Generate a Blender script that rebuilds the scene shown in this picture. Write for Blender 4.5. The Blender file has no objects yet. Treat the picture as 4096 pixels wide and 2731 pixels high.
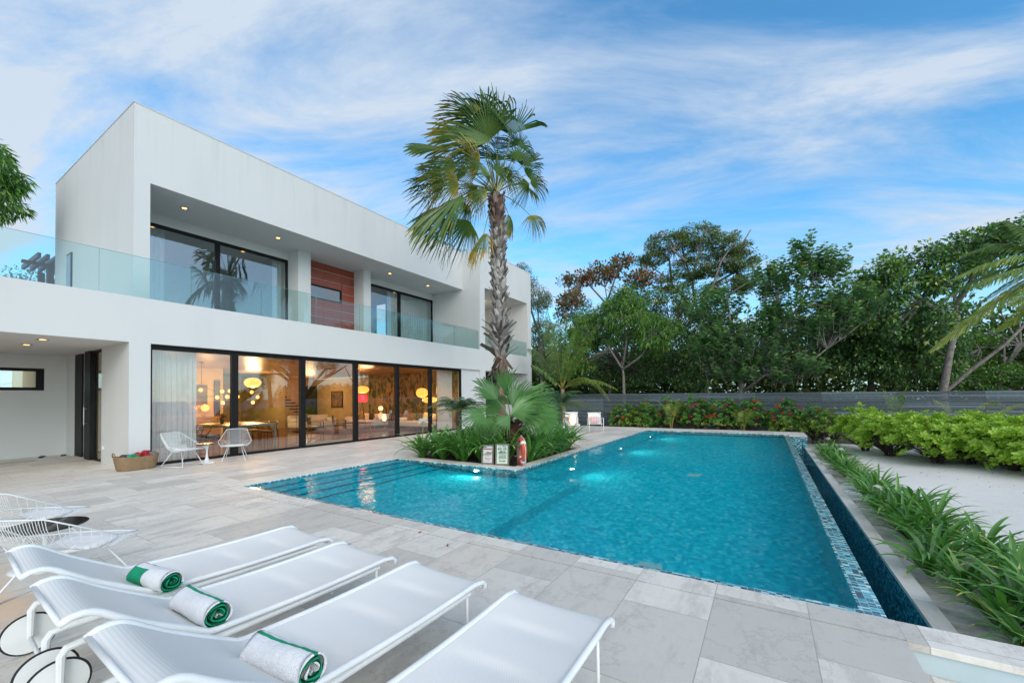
import bpy, math, random
import numpy as np
from mathutils import Vector, Matrix
rad=math.radians
random.seed(7); RG=np.random.default_rng(11)
scn=bpy.context.scene; COL=scn.collection
# ------------------------------------------------------------------ camera
CM=np.array([[0.85075,0.52544,-0.0124],[-0.02097,0.01035,-0.99973],[-0.52518,0.85077,0.0197]])
yaw,pit,rol=.5532,.0197,-.0124
_r=np.array([math.cos(yaw),math.sin(yaw),0]);_f=np.array([-math.sin(yaw),math.cos(yaw),0]);_u=np.array([0,0,1.])
_f2=_f*math.cos(pit)+_u*math.sin(pit);_u2=_u*math.cos(pit)-_f*math.sin(pit)
_r3=_r*math.cos(rol)+_u2*math.sin(rol);_u3=_u2*math.cos(rol)-_r*math.sin(rol)
CM=np.array([_r3,-_u3,_f2]); EYE=np.array([0,0,1.6]); FPX=1645.1; PPY=1552.6
cam=bpy.data.cameras.new('camera'); camo=bpy.data.objects.new('camera',cam); COL.objects.link(camo)
camo.matrix_world=Matrix(((_r3[0],_u3[0],-_f2[0],0),(_r3[1],_u3[1],-_f2[1],0),(_r3[2],_u3[2],-_f2[2],1.6),(0,0,0,1)))
cam.sensor_width=36; cam.lens=36*FPX/4096; cam.shift_y=(PPY-1365.5)/4096; cam.clip_end=3000; cam.clip_start=.05
scn.camera=camo
def ray(x,y): return CM.T@np.array([(x-2048)/FPX,(y-PPY)/FPX,1.0])
def onz(x,y,z=0.):
    d=ray(x,y); return EYE+d*(z-1.6)/d[2]
def onx(x,y,X): d=ray(x,y); return EYE+d*X/d[0]
def ony(x,y,Y): d=ray(x,y); return EYE+d*Y/d[1]
K=4096/2352
def dy(x,y,Y): return ony(x*K,y*K,Y)      # overview coordinates (2352 wide)
def at(x,y,dep): return EYE+ray(x*K,y*K)*dep
# ------------------------------------------------------------------ world
scn.view_settings.view_transform='Standard'; scn.view_settings.look='None'
scn.view_settings.exposure=0.16; scn.view_settings.gamma=1
scn.render.engine='CYCLES'
scn.cycles.transparent_max_bounces=40; scn.cycles.max_bounces=14; scn.cycles.transmission_bounces=12; scn.cycles.glossy_bounces=6
SUN_EL=rad(24); SUN_AZ=rad(128)   # azimuth from +Y towards +X
w=bpy.data.worlds.new('World'); scn.world=w; w.use_nodes=True
nt=w.node_tree; N=nt.nodes; L=nt.links; N.clear()
def nd(t,**k):
    n=N.new(t)
    for a,b in k.items(): setattr(n,a,b)
    return n
out=nd('ShaderNodeOutputWorld'); bg=nd('ShaderNodeBackground'); bg.inputs[1].default_value=1.0
sky=nd('ShaderNodeTexSky',sky_type='NISHITA'); sky.sun_disc=False; sky.sun_elevation=SUN_EL; sky.sun_rotation=SUN_AZ
sky.ozone_density=3.0; sky.dust_density=.4; sky.air_density=1.0
tc=nd('ShaderNodeTexCoord'); sx=nd('ShaderNodeSeparateXYZ'); L.new(tc.outputs['Generated'],sx.inputs[0])
def mth(op,a,b=None,c=None,clamp=False):
    n=nd('ShaderNodeMath',operation=op); n.use_clamp=clamp
    for i,v in enumerate((a,b,c)):
        if v is None: continue
        if isinstance(v,(int,float)): n.inputs[i].default_value=v
        else: L.new(v,n.inputs[i])
    return n.outputs[0]
def vdot(vec):
    n=nd('ShaderNodeVectorMath',operation='DOT_PRODUCT'); L.new(tc.outputs['Generated'],n.inputs[0]); n.inputs[1].default_value=vec; return n.outputs['Value']
# cloud layer: project the view direction on a flat cloud deck
zc=mth('ADD',mth('MAXIMUM',sx.outputs[2],0.0),0.16)
px_=mth('DIVIDE',sx.outputs[0],zc); py_=mth('DIVIDE',sx.outputs[1],zc)
cb=nd('ShaderNodeCombineXYZ'); L.new(px_,cb.inputs[0]); L.new(py_,cb.inputs[1])
mp=nd('ShaderNodeMapping'); mp.vector_type='TEXTURE'; L.new(cb.outputs[0],mp.inputs[0]); mp.inputs['Rotation'].default_value=(0,0,rad(22)); mp.inputs['Scale'].default_value=(1.15,.42,1); mp.inputs['Location'].default_value=(3.1,1.7,0)
n1=nd('ShaderNodeTexNoise'); n1.inputs['Scale'].default_value=1.0; n1.inputs['Detail'].default_value=12; n1.inputs['Roughness'].default_value=.62; n1.inputs['Distortion'].default_value=.5
L.new(mp.outputs[0],n1.inputs[0])
n2=nd('ShaderNodeTexNoise'); n2.inputs['Scale'].default_value=.28; n2.inputs['Detail'].default_value=3; L.new(cb.outputs[0],n2.inputs[0])
# more cloud to the left (towards -X), clear and deeper blue to the upper right
left=mth('MULTIPLY',vdot((-.851,-.526,0)),.12)
cl=mth('ADD',mth('ADD',mth('MULTIPLY',n1.outputs[0],2.3),mth('MULTIPLY',n2.outputs[0],.9)),mth('ADD',left,-1.15))
cl=mth('POWER',mth('MULTIPLY',cl,1.45,clamp=True),1.5)
hz=nd('ShaderNodeMapRange'); L.new(sx.outputs[2],hz.inputs[0]); hz.inputs[1].default_value=0; hz.inputs[2].default_value=.42; hz.inputs[3].default_value=.45; hz.inputs[4].default_value=0
clf=mth('MAXIMUM',cl,hz.outputs[0])
sat=nd('ShaderNodeHueSaturation'); sat.inputs['Saturation'].default_value=1.0; sat.inputs['Value'].default_value=.25
L.new(sky.outputs[0],sat.inputs['Color'])
ccol=nd('ShaderNodeMixRGB'); L.new(n2.outputs[0],ccol.inputs[0]); ccol.inputs[1].default_value=(.43,.56,.74,1); ccol.inputs[2].default_value=(.72,.78,.84,1)
mx=nd('ShaderNodeMixRGB'); L.new(clf,mx.inputs[0])
tnt=nd('ShaderNodeMixRGB',blend_type='MULTIPLY'); tnt.inputs[0].default_value=1; tnt.inputs[2].default_value=(.44,.88,.98,1); L.new(sat.outputs[0],tnt.inputs[1]); L.new(tnt.outputs[0],mx.inputs[1]); L.new(ccol.outputs[0],mx.inputs[2])
# the western half of the sky (behind the photographer, over the sea) still glows after sunset
wd=vdot((.80,-.50,.33)); gl=mth('POWER',mth('MAXIMUM',wd,0.0),2.2)
gc=nd('ShaderNodeMixRGB',blend_type='ADD'); gc.inputs[0].default_value=1
gm=nd('ShaderNodeVectorMath',operation='SCALE'); gm.inputs[0].default_value=(1.28,1.10,.92); L.new(gl,gm.inputs['Scale'])
L.new(mx.outputs[0],gc.inputs[1]); L.new(gm.outputs[0],gc.inputs[2])
L.new(gc.outputs[0],bg.inputs[0]); L.new(bg.outputs[0],out.inputs[0])
sl=bpy.data.lights.new('sun','SUN'); sl.energy=.9; sl.angle=rad(25); sl.color=(1,.93,.86)
so=bpy.data.objects.new('sun',sl); COL.objects.link(so)
sd=Vector((math.sin(SUN_AZ)*math.cos(SUN_EL),math.cos(SUN_AZ)*math.cos(SUN_EL),math.sin(SUN_EL)))
so.rotation_euler=sd.to_track_quat('Z','Y').to_euler()
# ------------------------------------------------------------------ helpers
def empty(name,loc=(0,0,0),rz=0,label=None,cat=None,group=None,kind=None):
    o=bpy.data.objects.new(name,None); COL.objects.link(o); o.location=loc; o.rotation_euler=(0,0,rz); o.empty_display_size=.1
    tag(o,label,cat,group,kind); return o
def tag(o,label=None,cat=None,group=None,kind=None):
    for k,v in (('label',label),('category',cat),('group',group),('kind',kind)):
        if v: o[k]=v
    return o
class MB:
    def __init__(s): s.v=[];s.f=[];s.m=[];s.r=[];s.n=0
    def add(s,V,F,m=0,r=None):
        V=np.asarray(V,float).reshape(-1,3); s.v.append(V)
        for i,f in enumerate(F):
            s.f.append([a+s.n for a in f]); s.m.append(m if not hasattr(m,'__len__') else m[i]); s.r.append(0.5 if r is None else (r if not hasattr(r,'__len__') else r[i]))
        s.n+=len(V); return s
    def box(s,x0,x1,y0,y1,z0,z1,m=0):
        V=[(x,y,z) for x in (x0,x1) for y in (y0,y1) for z in (z0,z1)]
        return s.add(V,[(0,1,3,2),(4,6,7,5),(0,4,5,1),(2,3,7,6),(0,2,6,4),(1,5,7,3)],m)
    def obox(s,c,sx,sy,sz,R=None,m=0):
        V=np.array([(x,y,z) for x in (-sx/2,sx/2) for y in (-sy/2,sy/2) for z in (-sz/2,sz/2)])
        if R is not None: V=V@np.array(R).T
        return s.add(V+np.array(c),[(0,1,3,2),(4,6,7,5),(0,4,5,1),(2,3,7,6),(0,2,6,4),(1,5,7,3)],m)
    def tube(s,P,r,k=8,cap=True,m=0,closed=False,rr=None):
        P=np.array(P,float);n=len(P); rs=np.full(n,r) if not hasattr(r,'__len__') else np.array(r,float)
        V=[];up=None
        for i in range(n):
            if closed: t=P[(i+1)%n]-P[i-1]
            else: t=P[min(i+1,n-1)]-P[max(i-1,0)]
            t=t/(np.linalg.norm(t)+1e-9)
            if up is None:
                up=np.array([0,0,1.]) if abs(t[2])<.9 else np.array([1.,0,0])
            a=np.cross(t,up);a/=np.linalg.norm(a)+1e-9;b=np.cross(a,t);up=b
            for j in range(k):
                an=2*math.pi*j/k; V.append(P[i]+rs[i]*(a*math.cos(an)+b*math.sin(an)))
        F=[]
        for i in range(n if closed else n-1):
            i2=(i+1)%n
            for j in range(k): F.append((i*k+j,i*k+(j+1)%k,i2*k+(j+1)%k,i2*k+j))
        if cap and not closed: F.append(tuple(range(k))[::-1]);F.append(tuple((n-1)*k+j for j in range(k)))
        return s.add(V,F,m)
    def lathe(s,prof,c=(0,0,0),k=24,m=0):
        V=[];F=[]
        for r,z in prof:
            for j in range(k): a=2*math.pi*j/k; V.append((c[0]+r*math.cos(a),c[1]+r*math.sin(a),c[2]+z))
        for i in range(len(prof)-1):
            for j in range(k): F.append((i*k+j,i*k+(j+1)%k,(i+1)*k+(j+1)%k,(i+1)*k+j))
        F.append(tuple(range(k))[::-1]);F.append(tuple((len(prof)-1)*k+j for j in range(k)))
        return s.add(V,F,m)
    def build(s,name,mats,parent=None,smooth=False,bevel=0,label=None,cat=None,group=None,kind=None,origin=None):
        me=bpy.data.meshes.new(name)
        V=np.concatenate(s.v) if s.v else np.zeros((0,3))
        if origin is not None: V=V-np.array(origin)
        me.from_pydata(V.tolist(),[],s.f)
        if not isinstance(mats,(list,tuple)): mats=[mats]
        for m in mats: me.materials.append(m)
        me.polygons.foreach_set('material_index',s.m)
        if smooth: me.polygons.foreach_set('use_smooth',[True]*len(s.f))
        at_=me.attributes.new('rnd','FLOAT','FACE'); at_.data.foreach_set('value',s.r)
        me.update()
        o=bpy.data.objects.new(name,me); COL.objects.link(o)
        if origin is not None: o.location=origin
        if parent is not None: o.parent=parent
        if bevel:
            b=o.modifiers.new('b','BEVEL'); b.width=bevel; b.segments=2; b.limit_method='ANGLE'
        tag(o,label,cat,group,kind); return o
def fastmesh(name,V,F,rnd,mats,parent=None,midx=None,smooth=False,**kw):
    """V (n,3), F (m,k) uniform faces"""
    me=bpy.data.meshes.new(name); V=np.ascontiguousarray(V,np.float32);F=np.ascontiguousarray(F,np.int32)
    m,k=F.shape
    me.vertices.add(len(V)); me.vertices.foreach_set('co',V.ravel())
    me.loops.add(m*k); me.loops.foreach_set('vertex_index',F.ravel())
    me.polygons.add(m); me.polygons.foreach_set('loop_start',np.arange(0,m*k,k,dtype=np.int32))
    if not isinstance(mats,(list,tuple)): mats=[mats]
    for mm in mats: me.materials.append(mm)
    if midx is not None: me.polygons.foreach_set('material_index',np.asarray(midx,np.int32))
    me.polygons.foreach_set('use_smooth',np.full(m,smooth))
    a=me.attributes.new('rnd','FLOAT','FACE'); a.data.foreach_set('value',np.asarray(rnd,np.float32))
    me.update(calc_edges=True); me.validate()
    o=bpy.data.objects.new(name,me); COL.objects.link(o)
    if parent is not None: o.parent=parent
    tag(o,kw.get('label'),kw.get('cat'),kw.get('group'),kw.get('kind')); return o
def copy_tree(o,parent=None):
    c=o.copy(); COL.objects.link(c)
    if parent is not None: c.parent=parent
    for ch in list(o.children): copy_tree(ch,c)
    return c
# ------------------------------------------------------------------ materials
def newmat(name):
    m=bpy.data.materials.new(name); m.use_nodes=True; t=m.node_tree; b=t.nodes['Principled BSDF']; return m,t,b
def lk(t,a,b): t.links.new(a,b)
def noise(t,scale,detail=4,coord=None,rough=.55,vec=None):
    n=t.nodes.new('ShaderNodeTexNoise'); n.inputs['Scale'].default_value=scale; n.inputs['Detail'].default_value=detail; n.inputs['Roughness'].default_value=rough
    if vec is None:
        if coord=='obj':
            c=t.nodes.new('ShaderNodeTexCoord'); vec=c.outputs['Object']
        else:
            c=t.nodes.new('ShaderNodeNewGeometry'); vec=c.outputs['Position']
    lk(t,vec,n.inputs['Vector']); return n.outputs['Fac']
def mixc(t,f,a,b,mode='MIX'):
    n=t.nodes.new('ShaderNodeMixRGB'); n.blend_type=mode
    for i,v in ((0,f),(1,a),(2,b)):
        if isinstance(v,(int,float)): n.inputs[i].default_value=v
        elif isinstance(v,tuple): n.inputs[i].default_value=(*v[:3],1)
        else: lk(t,v,n.inputs[i])
    return n.outputs[0]
def ramp(t,f,stops,interp='LINEAR'):
    n=t.nodes.new('ShaderNodeValToRGB'); lk(t,f,n.inputs[0]); cr=n.color_ramp; cr.interpolation=interp
    while len(cr.elements)<len(stops): cr.elements.new(.5)
    for e,(p,c) in zip(cr.elements,stops): e.position=p; e.color=(*((c,)*3 if isinstance(c,(int,float)) else c),1)
    return n.outputs[0]
def math_(t,op,a,b=None,clamp=False):
    n=t.nodes.new('ShaderNodeMath'); n.operation=op; n.use_clamp=clamp
    for i,v in enumerate((a,b)):
        if v is None: continue
        if isinstance(v,(int,float)): n.inputs[i].default_value=v
        else: lk(t,v,n.inputs[i])
    return n.outputs[0]
def bump(t,b,h,strength=.3,dist=.01):
    n=t.nodes.new('ShaderNodeBump'); n.inputs['Strength'].default_value=strength; n.inputs['Distance'].default_value=dist
    lk(t,h,n.inputs['Height']); lk(t,n.outputs[0],b.inputs['Normal'])
def mat(name,c,rough=.6,c2=None,scale=6,detail=5,coord=None,bmp=0,bscale=None,metal=0,spec=.5,lo=.35,hi=.65,coat=0):
    m,t,b=newmat(name); b.inputs['Roughness'].default_value=rough; b.inputs['Metallic'].default_value=metal; b.inputs['Specular IOR Level'].default_value=spec
    if c2 is None: c2=tuple(x*.86 for x in c)
    f=noise(t,scale,detail,coord); f=ramp(t,f,[(lo,0.),(hi,1.)])
    lk(t,mixc(t,f,c,c2),b.inputs['Base Color'])
    if bmp: bump(t,b,noise(t,bscale or scale*6,3,coord),bmp)
    b.inputs['Coat Weight'].default_value=coat
    return m
def leafmat(name,stops,rough=.42,trans=.25,spec=.5):
    m,t,b=newmat(name); a=t.nodes.new('ShaderNodeAttribute'); a.attribute_name='rnd'
    col=ramp(t,a.outputs['Fac'],stops); lk(t,col,b.inputs['Base Color']); b.inputs['Roughness'].default_value=rough; b.inputs['Specular IOR Level'].default_value=spec
    tr=t.nodes.new('ShaderNodeBsdfTranslucent'); lk(t,mixc(t,1.0,col,(1.3,1.5,.6),'MULTIPLY'),tr.inputs[0])
    ms=t.nodes.new('ShaderNodeMixShader'); ms.inputs[0].default_value=trans
    lk(t,b.outputs[0],ms.inputs[1]); lk(t,tr.outputs[0],ms.inputs[2]); lk(t,ms.outputs[0],t.nodes['Material Output'].inputs[0]); return m
def emit(name,c,s):
    m,t,b=newmat(name); b.inputs['Base Color'].default_value=(*c,1); b.inputs['Emission Color'].default_value=(*c,1); b.inputs['Emission Strength'].default_value=s; return m
def glassmat(name,tint=(.93,.97,.96),ior=1.6,extra=0.0):
    m,t,b=newmat(name); t.nodes.remove(b)
    tr=t.nodes.new('ShaderNodeBsdfTransparent'); tr.inputs[0].default_value=(*tint,1)
    g=t.nodes.new('ShaderNodeBsdfGlossy'); g.inputs['Roughness'].default_value=0.0
    fr=t.nodes.new('ShaderNodeFresnel'); fr.inputs[0].default_value=ior
    f=math_(t,'ADD',fr.outputs[0],extra,True); gm_=t.nodes.new('ShaderNodeNewGeometry'); f=math_(t,'MULTIPLY',f,math_(t,'SUBTRACT',1.0,gm_.outputs['Backfacing']))
    ms=t.nodes.new('ShaderNodeMixShader'); lk(t,f,ms.inputs[0]); lk(t,tr.outputs[0],ms.inputs[1]); lk(t,g.outputs[0],ms.inputs[2]); lk(t,ms.outputs[0],t.nodes['Material Output'].inputs[0]); return m

# white stucco with fine grain and faint weather streaks
def stucco():
    m,t,b=newmat('stucco'); b.inputs['Roughness'].default_value=.85; b.inputs['Specular IOR Level'].default_value=.25
    g=t.nodes.new('ShaderNodeNewGeometry'); mp=t.nodes.new('ShaderNodeMapping'); lk(t,g.outputs['Position'],mp.inputs[0]); mp.inputs['Scale'].default_value=(1.3,1.3,.16)
    s=noise(t,1.4,5,vec=mp.outputs[0]); s=ramp(t,s,[(.42,0.),(.72,1.)])
    big=noise(t,.35,3)
    c=mixc(t,math_(t,'MULTIPLY',s,ramp(t,noise(t,.5,2),[(.4,0.),(.65,1.)])),(.63,.63,.62),(.575,.58,.575)); c=mixc(t,math_(t,'MULTIPLY',big,.3),c,(.56,.57,.57))
    sp_=t.nodes.new('ShaderNodeSeparateXYZ'); lk(t,g.outputs['Position'],sp_.inputs[0]); mr_=t.nodes.new('ShaderNodeMapRange'); lk(t,sp_.outputs[2],mr_.inputs[0]); mr_.inputs[1].default_value=7.6; mr_.inputs[2].default_value=9.45
    mp2=t.nodes.new('ShaderNodeMapping'); lk(t,g.outputs['Position'],mp2.inputs[0]); mp2.inputs['Scale'].default_value=(2.3,2.3,.09); dr=ramp(t,noise(t,2.0,6,vec=mp2.outputs[0],rough=.7),[(.50,0.),(.66,1.)])
    c=mixc(t,math_(t,'MULTIPLY',math_(t,'MULTIPLY',dr,mr_.outputs[0]),.26),c,(.40,.40,.385))
    fine=noise(t,60,3); c=mixc(t,math_(t,'MULTIPLY',fine,.12),c,(.55,.55,.55))
    lk(t,c,b.inputs['Base Color']); bump(t,b,fine,.35,.006); return m
M={}
M['stucco']=stucco()
def travertine():
    m,t,b=newmat('travertine'); b.inputs['Roughness'].default_value=.55
    g=t.nodes.new('ShaderNodeNewGeometry'); sp=t.nodes.new('ShaderNodeSeparateXYZ'); lk(t,g.outputs['Position'],sp.inputs[0])
    cb=t.nodes.new('ShaderNodeCombineXYZ'); lk(t,sp.outputs[1],cb.inputs[0]); lk(t,math_(t,'ADD',sp.outputs[0],40.03),cb.inputs[1])
    def brick(off,sq):
        br=t.nodes.new('ShaderNodeTexBrick'); lk(t,cb.outputs[0],br.inputs[0]); br.offset=.5; br.offset_frequency=2; br.squash=sq; br.squash_frequency=3
        br.inputs['Scale'].default_value=1; br.inputs['Brick Width'].default_value=.92; br.inputs['Row Height'].default_value=.61
        br.inputs['Mortar Size'].default_value=.0035; br.inputs['Mortar Smooth'].default_value=.2; br.inputs['Bias'].default_value=0
        br.inputs['Color1'].default_value=(0,0,0,1); br.inputs['Color2'].default_value=(1,1,1,1); br.inputs['Mortar'].default_value=(.5,.5,.5,1); return br
    br=brick(.5,1.35); tone=br.outputs['Color']
    base=ramp(t,tone,[(0.,(.56,.53,.475)),(.25,(.70,.66,.595)),(.5,(.77,.73,.655)),(.8,(.82,.775,.70)),(1.,(.68,.62,.535))])
    # brownish stone and wear towards the sheltered porch
    # veins run along the slab (Y), shifted per slab
    sh=t.nodes.new('ShaderNodeVectorMath'); sh.operation='MULTIPLY_ADD'; lk(t,tone,sh.inputs[0]); sh.inputs[1].default_value=(37,19,5); lk(t,g.outputs['Position'],sh.inputs[2])
    mp=t.nodes.new('ShaderNodeMapping'); lk(t,sh.outputs[0],mp.inputs[0]); mp.inputs['Scale'].default_value=(2.6,.7,1)
    v=noise(t,2.2,9,vec=mp.outputs[0],rough=.66); vs=ramp(t,v,[(.30,0.),(.52,.25),(.62,1.)])
    c=mixc(t,math_(t,'MULTIPLY',vs,.55),base,(.43,.405,.375))
    w_=noise(t,1.1,7,vec=sh.outputs[0],rough=.7); wv=ramp(t,math_(t,'ABSOLUTE',math_(t,'SUBTRACT',w_,.5)),[(0.,1.),(.012,0.)])
    c=mixc(t,math_(t,'MULTIPLY',wv,.35),c,(.30,.24,.19))
    st=noise(t,.55,6,rough=.6); st=ramp(t,st,[(.66,0.),(.74,1.)]); c=mixc(t,math_(t,'MULTIPLY',st,.5),c,(.42,.31,.22))
    md=noise(t,7,8,rough=.72); c=mixc(t,ramp(t,md,[(.40,.22),(.50,0.),(.62,.30)]),c,(.50,.465,.42))
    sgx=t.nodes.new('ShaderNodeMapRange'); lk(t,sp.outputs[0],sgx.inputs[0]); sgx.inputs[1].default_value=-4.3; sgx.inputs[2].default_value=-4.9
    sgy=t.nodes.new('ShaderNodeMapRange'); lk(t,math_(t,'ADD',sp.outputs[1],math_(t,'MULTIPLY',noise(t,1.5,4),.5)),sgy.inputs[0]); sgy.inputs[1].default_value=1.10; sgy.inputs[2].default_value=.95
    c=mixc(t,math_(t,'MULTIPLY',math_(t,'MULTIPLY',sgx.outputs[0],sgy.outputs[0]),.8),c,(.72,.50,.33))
    pt=noise(t,45,3); pt=ramp(t,pt,[(.66,0.),(.72,1.)]); c=mixc(t,math_(t,'MULTIPLY',pt,.25),c,(.35,.32,.29))
    ml=br.outputs['Fac']; c=mixc(t,math_(t,'MULTIPLY',ml,.8),c,(.30,.28,.25))
    lk(t,c,b.inputs['Base Color'])
    hh=math_(t,'SUBTRACT',math_(t,'MULTIPLY',noise(t,22,5),.35),ml); bump(t,b,hh,.25,.004)
    lk(t,ramp(t,v,[(.3,.42),(.7,.66)]),b.inputs['Roughness']); return m
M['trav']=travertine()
def mosaic(name,stops,rough=.22,grout=(.55,.6,.6),sz=(.05,.0245,.0245),coat=.3):
    m,t,b=newmat(name)
    g=t.nodes.new('ShaderNodeNewGeometry')
    dv=t.nodes.new('ShaderNodeVectorMath'); dv.operation='DIVIDE'; lk(t,g.outputs['Position'],dv.inputs[0]); dv.inputs[1].default_value=sz
    ad=t.nodes.new('ShaderNodeVectorMath'); ad.operation='ADD'; lk(t,dv.outputs[0],ad.inputs[0]); ad.inputs[1].default_value=(.37,.37,.37)
    fl=t.nodes.new('ShaderNodeVectorMath'); fl.operation='FLOOR'; lk(t,ad.outputs[0],fl.inputs[0])
    wn=t.nodes.new('ShaderNodeTexWhiteNoise'); wn.noise_dimensions='3D'; lk(t,fl.outputs[0],wn.inputs['Vector'])
    c=ramp(t,wn.outputs['Value'],stops,'CONSTANT')
    frv=t.nodes.new('ShaderNodeVectorMath'); frv.operation='FRACTION'; lk(t,ad.outputs[0],frv.inputs[0])
    sp=t.nodes.new('ShaderNodeSeparateXYZ'); lk(t,frv.outputs[0],sp.inputs[0])
    gx=math_(t,'LESS_THAN',sp.outputs[0],.05); gy=math_(t,'LESS_THAN',sp.outputs[1],.09)
    gr=math_(t,'MAXIMUM',gx,gy); c=mixc(t,gr,c,grout); lk(t,c,b.inputs['Base Color']); b.inputs['Roughness'].default_value=rough; b.inputs['Coat Weight'].default_value=coat
    return m
M['tile']=mosaic('rim_mosaic',[(0.,(.012,.05,.09)),(.22,(.02,.13,.20)),(.42,(.05,.30,.38)),(.62,(.12,.46,.52)),(.8,(.38,.66,.66)),(.93,(.55,.78,.76))])
M['pooltile']=mosaic('pool_mosaic',[(0.,(.006,.50,.66)),(.25,(.012,.62,.78)),(.5,(.02,.72,.86)),(.75,(.07,.80,.90)),(.93,(.22,.86,.92))],grout=(.02,.62,.78),sz=(.05,.05,.03))
M['darktile']=mosaic('channel_mosaic',[(0.,(.012,.08,.14)),(.3,(.02,.19,.28)),(.6,(.04,.36,.46)),(.85,(.10,.52,.60))],grout=(.05,.24,.30),sz=(.03,.05,.024))
def sand():
    m,t,b=newmat('sand'); b.inputs['Roughness'].default_value=.95; b.inputs['Specular IOR Level'].default_value=.1
    a=noise(t,.6,4); c=mixc(t,a,(.74,.725,.69),(.65,.63,.595))
    g=t.nodes.new('ShaderNodeNewGeometry'); mp=t.nodes.new('ShaderNodeMapping'); lk(t,g.outputs['Position'],mp.inputs[0]); mp.inputs['Scale'].default_value=(1,3,1); mp.inputs['Rotation'].default_value=(0,0,.5)
    r=noise(t,5,6,vec=mp.outputs[0]); rs=ramp(t,r,[(.56,0.),(.70,1.)]); c=mixc(t,math_(t,'MULTIPLY',rs,.35),c,(.42,.38,.34))
    s=noise(t,30,2); s=ramp(t,s,[(.70,0.),(.73,1.)]); c=mixc(t,math_(t,'MULTIPLY',s,.6),c,(.22,.19,.15)); lk(t,c,b.inputs['Base Color'])
    bump(t,b,math_(t,'ADD',r,math_(t,'MULTIPLY',noise(t,25,3),.4)),.6,.03); return m
M['sand']=sand()
M['soil']=mat('planter_soil',(.05,.035,.025),.95,(.02,.015,.012),18,5,bmp=.8)
M['black']=mat('black_metal',(.006,.0055,.006),.55,(.010,.009,.010),8,spec=.25)
M['blackg']=mat('black_gloss',(.015,.014,.015),.12,(.025,.022,.02),5,coord='obj')
M['white_metal']=mat('white_powdercoat',(.78,.79,.79),.35,(.70,.72,.72),5,coord='obj')
M['greypaint']=mat('step_paint',(.50,.60,.64),.6,(.46,.56,.60),4)
M['cushion']=mat('cushion_fabric',(.80,.79,.77),.9,(.72,.71,.69),20,bmp=.3,coord='obj')
M['rubber']=mat('rubber',(.012,.012,.013),.7,coord='obj')
M['woodred']=None
def wood(name,c1,c2,rough=.4,axis='Y',sc=3.0,plank=0,pax=0,bands=12.):
    m,t,b=newmat(name); b.inputs['Roughness'].default_value=rough
    g=t.nodes.new('ShaderNodeNewGeometry'); mp=t.nodes.new('ShaderNodeMapping'); lk(t,g.outputs['Position'],mp.inputs[0])
    mp.inputs['Scale'].default_value={'X':(.25,bands,bands),'Y':(bands,.25,bands),'Z':(bands,bands,.25)}[axis]
    f=noise(t,sc/3,6,vec=mp.outputs[0],rough=.65); c=mixc(t,ramp(t,f,[(.3,0.),(.7,1.)]),c1,c2)
    if plank:
        sp=t.nodes.new('ShaderNodeSeparateXYZ'); lk(t,g.outputs['Position'],sp.inputs[0]); q=math_(t,'DIVIDE',sp.outputs[pax],plank)
        wn=t.nodes.new('ShaderNodeTexWhiteNoise'); wn.noise_dimensions='1D'; lk(t,math_(t,'FLOOR',q),wn.inputs['W'])
        c=mixc(t,math_(t,'MULTIPLY',wn.outputs['Value'],.45),c,tuple(x*.55 for x in c1))
        c=mixc(t,math_(t,'LESS_THAN',math_(t,'FRACT',q),.03),c,(.02,.012,.01))
    lk(t,c,b.inputs['Base Color']); return m
M['redwood']=wood('stained_cedar',(.36,.075,.035),(.22,.038,.018),.38,'Y')
M['floorwood']=wood('parquet',(.10,.030,.016),(.05,.014,.009),.13,'Y',plank=.14,pax=0)
M['ceilwood']=wood('ceiling_boards',(.50,.30,.15),(.36,.19,.09),.35,'Y',plank=.12,pax=0)
M['tablewood']=wood('oak_top',(.36,.20,.09),(.26,.13,.06),.35,'X')
M['darkwood']=wood('dark_wood',(.05,.022,.014),(.028,.012,.008),.45,'X')
M['fence']=wood('weathered_slat',(.105,.135,.155),(.055,.075,.092),.6,'X',bands=7.)
def _fv(m):
    t=m.node_tree; b=t.nodes['Principled BSDF']; a=t.nodes.new('ShaderNodeAttribute'); a.attribute_name='rnd'; src=b.inputs['Base Color'].links[0].from_socket
    k=ramp(t,a.outputs['Fac'],[(0.,.55),(1.,1.5)]); lk(t,mixc(t,1.0,src,k,'MULTIPLY'),b.inputs['Base Color'])
_fv(M['fence'])
M['basket']=None
M['glass']=glassmat('window_glass',(.86,.89,.89),1.55,.17)
M['upglass']=glassmat('upper_window_glass',(.85,.90,.90),1.6,.22)
M['rail']=glassmat('railing_glass',(.82,.93,.925),1.5,.05)
M['paint_int']=mat('interior_paint',(.66,.47,.24),.8,(.58,.40,.19),2)
M['paint_up']=mat('upper_room_paint',(.52,.52,.53),.8)
def curtainmat():
    m,t,b=newmat('sheer_curtain'); b.inputs['Base Color'].default_value=(.86,.88,.90,1); b.inputs['Roughness'].default_value=.9
    tr=t.nodes.new('ShaderNodeBsdfTranslucent'); tr.inputs[0].default_value=(.8,.8,.78,1)
    tp=t.nodes.new('ShaderNodeBsdfTransparent')
    f=noise(t,9,4); a=t.nodes.new('ShaderNodeMixShader'); a.inputs[0].default_value=.18; lk(t,b.outputs[0],a.inputs[1]); lk(t,tr.outputs[0],a.inputs[2])
    c=t.nodes.new('ShaderNodeMixShader'); lk(t,ramp(t,f,[(.3,.03),(.7,.12)]),c.inputs[0]); lk(t,a.outputs[0],c.inputs[1]); lk(t,tp.outputs[0],c.inputs[2]); lk(t,c.outputs[0],t.nodes['Material Output'].inputs[0]); return m
M['curtain']=curtainmat()
M['sling']=None
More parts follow.
